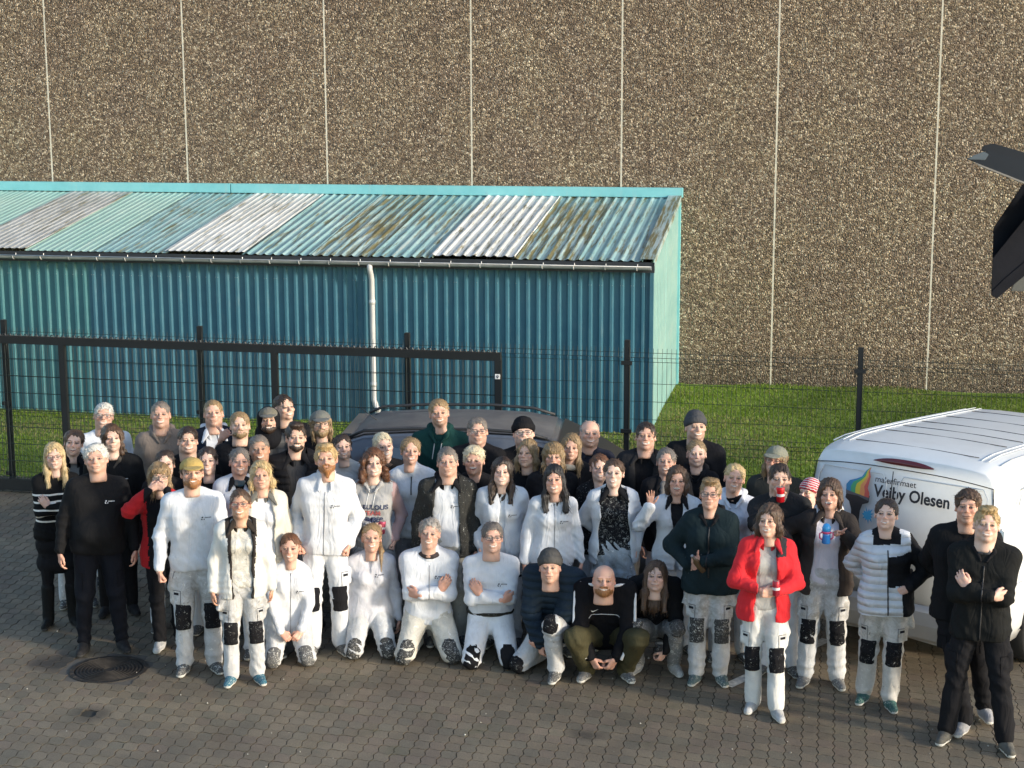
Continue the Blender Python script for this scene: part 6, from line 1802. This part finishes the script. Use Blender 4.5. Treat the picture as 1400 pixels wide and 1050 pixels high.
# front row, kneeling and crouching
person('kneeling woman in white zipped jacket with hands folded in her lap', -1.89, 13.60, 1.65, fem=True, vis=2, legs='kneel', hc='auburn', hair='bun', skin='ruddy', arms=('lap', 'lap'), top=('sweater', W_, 'white', {'neck': 'high'}), zip=(-.08, .45, M_ZIP), logo=(.07, .30, M_INK), legwear=PT, pads=('splat', (.10, .10, .10)), pockets=(-1, 1), mouth=1, wt=1.12)
person('kneeling woman with a long blond ponytail over her shoulder in a pale grey sweatshirt', -1.22, 13.79, 1.70, fem=True, vis=2, legs='kneel', hc='dkblond', hair='bun', ponyfront=1, skin='ruddy', arms=('down', 'down'), top=('sweater', (.56, .56, .60), 'white', {}), logo=(.045, .36, M_INK), legwear=PT, pads=PADS, pockets=(-1, 1), mouth=1, wt=1.06)
person('kneeling grey-haired man without glasses, arms crossed over a white zipped jacket', -.72, 13.68, 1.82, vis=2, legs='kneel', hc='grey', hair='short', skin='ruddy', arms=('crossB', 'crossF'), top=('jacket', W_, 'white', {'hem': -.09, 'off': .020}), scarf=((.05, .04, .04), 'plain'), zip=(.18, .42, M_ZIP), logo=(.07, .33, M_INK), legwear=('paint', (.58, .56, .50), .024), pads=PADS, mouth=1, kw=.19)
person('kneeling man with glasses, arms crossed over a white shirt, wearing a belt', -.19, 13.55, 1.82, vis=2, legs='kneel', hc='greydark', hair='short', specs=1, skin='ruddy', arms=('crossF', 'crossB'), top=('sweater', W_, 'plain', {'hem': .03, 'off': .010}), logo=(.07, .30, M_INK), legwear=('white', (.70, .72, .76), .022), pads=PADB, belt=1, mouth=1, wide=1.04)
hb_ = person('crouching man in a dark beanie and navy puffer jacket holding a small bottle', .33, 13.42, 1.80, vis=2, yaw=-.38, hy=.3, legs='half', down=-1, hc='dkblond', hair=None, hat=('beanie', (.075, .072, .068), 'plain'), skin='ruddy', arms=(((.05, -.40, .03), (1, .1, .2), 'clasp', (-.6, .6, -.2), (-.3, -.3, .8), (-.2, -.35, -.95)), ((-.06, -.42, .06), (1, .1, .2), 'clasp', (-.6, .6, -.2), (-.3, -.3, .8), (-.8, -.35, -.45))), top=('jacket', (.018, .030, .044), 'quilt', {'off': .045, 'hem': -.10, 'ccol': (.018, .030, .044)}), scarf=((.13, .115, .09), 'plain'), legwear=PT, pads=PAD, mouth=0)
nk = person('crouching bald man with ginger beard, white sleeve stripes and olive trousers', .77, 13.24, 1.82, vis=2, legs='squat', hc='ginger', hair=None, skin='ruddy', beard=(.007, 0, 'ginger'), arms=('between', 'between'), top=('sweater', (0.0072, 0.0072, 0.0090), 'plain', {'off': .024}), legwear=('plain', (.055, .050, .026), .022), mouth=1, wide=1.08, hw=1.04, shoes=('dirty', (.12, .12, .12)), extra=1, kw=.25, kz=.41, pz=.32)
person('crouching woman with long dark brown hair in a black jacket and spattered trousers', 1.19, 13.38, 1.74, fem=True, vis=2, legs='squat', hc='brown', hair='long', skin='pale', arms=('knee', 'between'), inner=(BLK, 'splatlite'), top=('jacket', (0.0102, 0.0096, 0.0114), 'plain', {'open': (.14, .16), 'hem': -.10}), legwear=('splat', (.20, .20, .20)), pads=PADS, mouth=0, shoes=('dirty', (.35, .34, .32)), kw=.17, pz=.34)
# child carried behind the woman with the blue bottle
ch = person('small child in a red and white striped knitted hat held behind the laughing woman', 2.48, 13.60, .98, cat='child', hc='blonde', hair=None, hat=('beanie', (.55, .02, .05), 'plain'), skin='child', hy=-.6, hs=1.12, top=('jacket', (.03, .03, .04), 'plain', {}), legwear=('plain', (.05, .05, .07)), shoes=BS, mouth=0, stub=0)
ch['root'].location.z = .555

# ------------------------------------------------------------------ things held, prints
def hand_mid(o, s, d=.075, lift=.035):
    J = o['J']; pose, palm, th, hd = J['hand', s]
    p = J['wr', s] + unit(hd) * d + unit(palm) * lift
    Rz = Matrix.Rotation(o['root'].rotation_euler.z, 3, 'Z')
    return o['root'].location + Rz @ Vector(p * o['S'])
def can(loc, col, label, tilt=(0, 0), r=.029, h=.115):
    t = empty('drinks_can', loc, 0, label, 'drinks can'); t.rotation_euler = (tilt[0], tilt[1], 0)
    MB().tube([(0, 0, -h / 2), (0, 0, -h / 2 + .006), (0, 0, h / 2 - .010), (0, 0, h / 2)], [r * .86, r, r, r * .84], 20).build('can_body', simple('can_paint', col, .3, .4, var=.2, scale=30), t, True)
    MB().tube([(0, 0, h / 2), (0, 0, h / 2 + .002)], r * .80, 20).build('can_lid', simple('aluminium', (.6, .6, .6), .3, .9), t)
    MB().tube([(0, 0, -h * .10), (0, 0, h * .08)], r * 1.01, 20, caps=False).build('can_band', simple('can_band', (.65, .6, .6), .35, .2), t, True)
def bottle(loc, col, label, rot=(0, 0, 0), L=.19, name='bottle'):
    t = empty(name, loc, 0, label, 'bottle'); t.rotation_euler = rot
    MB().tube([(0, 0, -L * .5), (0, 0, -L * .47), (0, 0, L * .12), (0, 0, L * .24), (0, 0, L * .42)], [.024, .028, .028, .012, .011], 16).build('glass_body', simple('bottle_glass', col, .12, 0, coat=.6), t, True)
    MB().tube([(0, 0, L * .42), (0, 0, L * .48)], .0125, 12).build('bottle_cap', M_ZIP, t, True)
can(hand_mid(fab, -1), (.62, .10, .16), 'pink drinks can held by the woman with curly auburn hair', (.1, .1))
can(hand_mid(cn, -1, .045, .03) + Vector((.01, -.01, 0)), (.60, .012, .02), 'red drinks can held up by the man in the black jacket', (.1, -.05), r=.033, h=.125)
can(hand_mid(red, -1, .085, .03) + Vector((0, -.02, .03)), (.42, .03, .05), 'small red can held by the woman in the red jacket', (0, 0))
bottle(hand_mid(dg, 1, .07, .03) + Vector((.01, -.02, -.02)), (.10, .06, .025), 'brown glass bottle held by the person in dark green softshell', (.3, -.6, 0))
bottle(hand_mid(hb_, -1, .10, .03) + Vector((.05, -.06, -.02)), (.06, .10, .05), 'small green bottle held by the crouching man in the dark beanie', (.2, -.3, 0), .14)
bb = empty('water_bottle', hand_mid(lb, 1, .08, .03) + Vector((-.05, -.03, -.01)), 0, 'blue and pink toddler drinking bottle held up by the laughing woman', 'drinking bottle')
M_BB = simple('blue_plastic', (.03, .20, .55), .25, coat=.4); M_BP = simple('pink_plastic', (.55, .06, .16), .3)
MB().tube([(0, 0, -.075), (0, 0, -.07), (0, 0, -.01), (0, 0, .02)], [.028, .034, .030, .032], 18).build('bottle_body', M_BB, bb, True)
MB().tube([(0, 0, .02), (0, 0, .055), (0, 0, .078), (0, 0, .085)], [.033, .034, .022, .006], 18).build('bottle_cap', simple('light_blue_plastic', (.04, .32, .70), .3), bb, True)
for s in (-1, 1): MB().tube([(s * .030, 0, .015), (s * .052, 0, .005), (s * .052, 0, -.03), (s * .030, 0, -.045)], .006, 8).build('handle', M_BP, bb, True)
MB().tube([(0, 0, .008), (0, 0, .024)], .036, 18).build('collar_ring', M_BP, bb, True)

def print_on(o, txt, size, lx, lz, mat, bold=.0, arc=0, which='fo', name='printed_words'):
    V, F = text_mesh(txt, size, bold); xs_ = [v[0] for v in V]; c = (min(xs_) + max(xs_)) / 2
    mb = MB(); ok = {}
    for i, (x, y, _) in enumerate(V):
        q = o[which](lx + x - c, lz + y, .004)
        if q is not None: ok[i] = q
        mb.v.append(tuple((q if q is not None else np.zeros(3)) * o['S']))
    for f in F:
        if all(i in ok for i in f): mb.f.append(tuple(f)); mb.m.append(0)
    if mb.f: mb.build(name, mat, o['root'], fix=False)
print_on(fab, 'FABULOUS', .060, 0, .285, M_INKN, .0022)
print_on(fab, 'TEAM', .062, 0, .225, M_INKR, .002)
print_on(fab, 'MEMBER', .058, 0, .165, M_INKN, .002)
# sleeve stripes, swoosh and chest line on the black sweatshirt
J = nk['J']; S_ = nk['S']; R_ = J['R']
for s in (-1, 1):
    sh, el, wr = J['sh', s], J['el', s], J['wr', s]
    out = unit(R_ @ A3(s, -.15, .12))
    pts = []
    tops = [J['T'](s * .075, -.035, .525), sh + unit(A3(s * .25, -.45, 1)) * .072, sh + unit(A3(s, -.5, .35)) * .070]
    for a, b in ((tops[0], tops[1]), (tops[1], tops[2])):
        for t in (0, .33, .66): pts.append(a + (b - a) * t)
    for a, b, r0, r1 in ((sh, el, .072, .064), (el, wr, .064, .050)):
        ax = unit(b - a); n_ = unit(A3(s * 1.0, -.55, .1) - ax * (A3(s * 1.0, -.55, .1) @ ax))
        for t in np.linspace(.12 if a is sh else .06, .96, 7): pts.append(a + (b - a) * t + n_ * (r0 + (r1 - r0) * t))
    MB().tube([p * S_ for p in pts], .0125, 8).build('sleeve_stripe', M_INKW, nk['root'], True)
sw = MB(); f = nk['fo']
for pts in ([(-.105, .345), (-.098, .330), (-.086, .327), (-.045, .350), (-.086, .337), (-.097, .338)],):
    q = [f(a, b, .004) for a, b in pts]
    if all(x is not None for x in q): sw.poly([x * S_ for x in q])
if sw.f: sw.build('chest_logo', M_INKW, nk['root'])
nk['strip']('chest_piping', np.linspace(-.12, .12, 14), [.300] * 14, .0022, M_INKW)
# child's hat stripes
V_, Q_ = cap_solid('beanie')
N_ = vnormals(V_, Q_); hc_o = []
sel = (np.abs(((V_[Q_].mean(1)[:, 2] + .3 * V_[Q_].mean(1)[:, 1]) * 42) % 1 - .5) < .22)
Vh = ch['toH'](V_ + N_ * .0012) * ch['S']
link('hat_stripe', mesh_np('hat_stripe', Vh, Q_[sel]), cloth((.70, .62, .60)), ch['root'])
# wristband on the man with the yellow cap, glasses pushed up in the waving woman's hair omitted where hidden
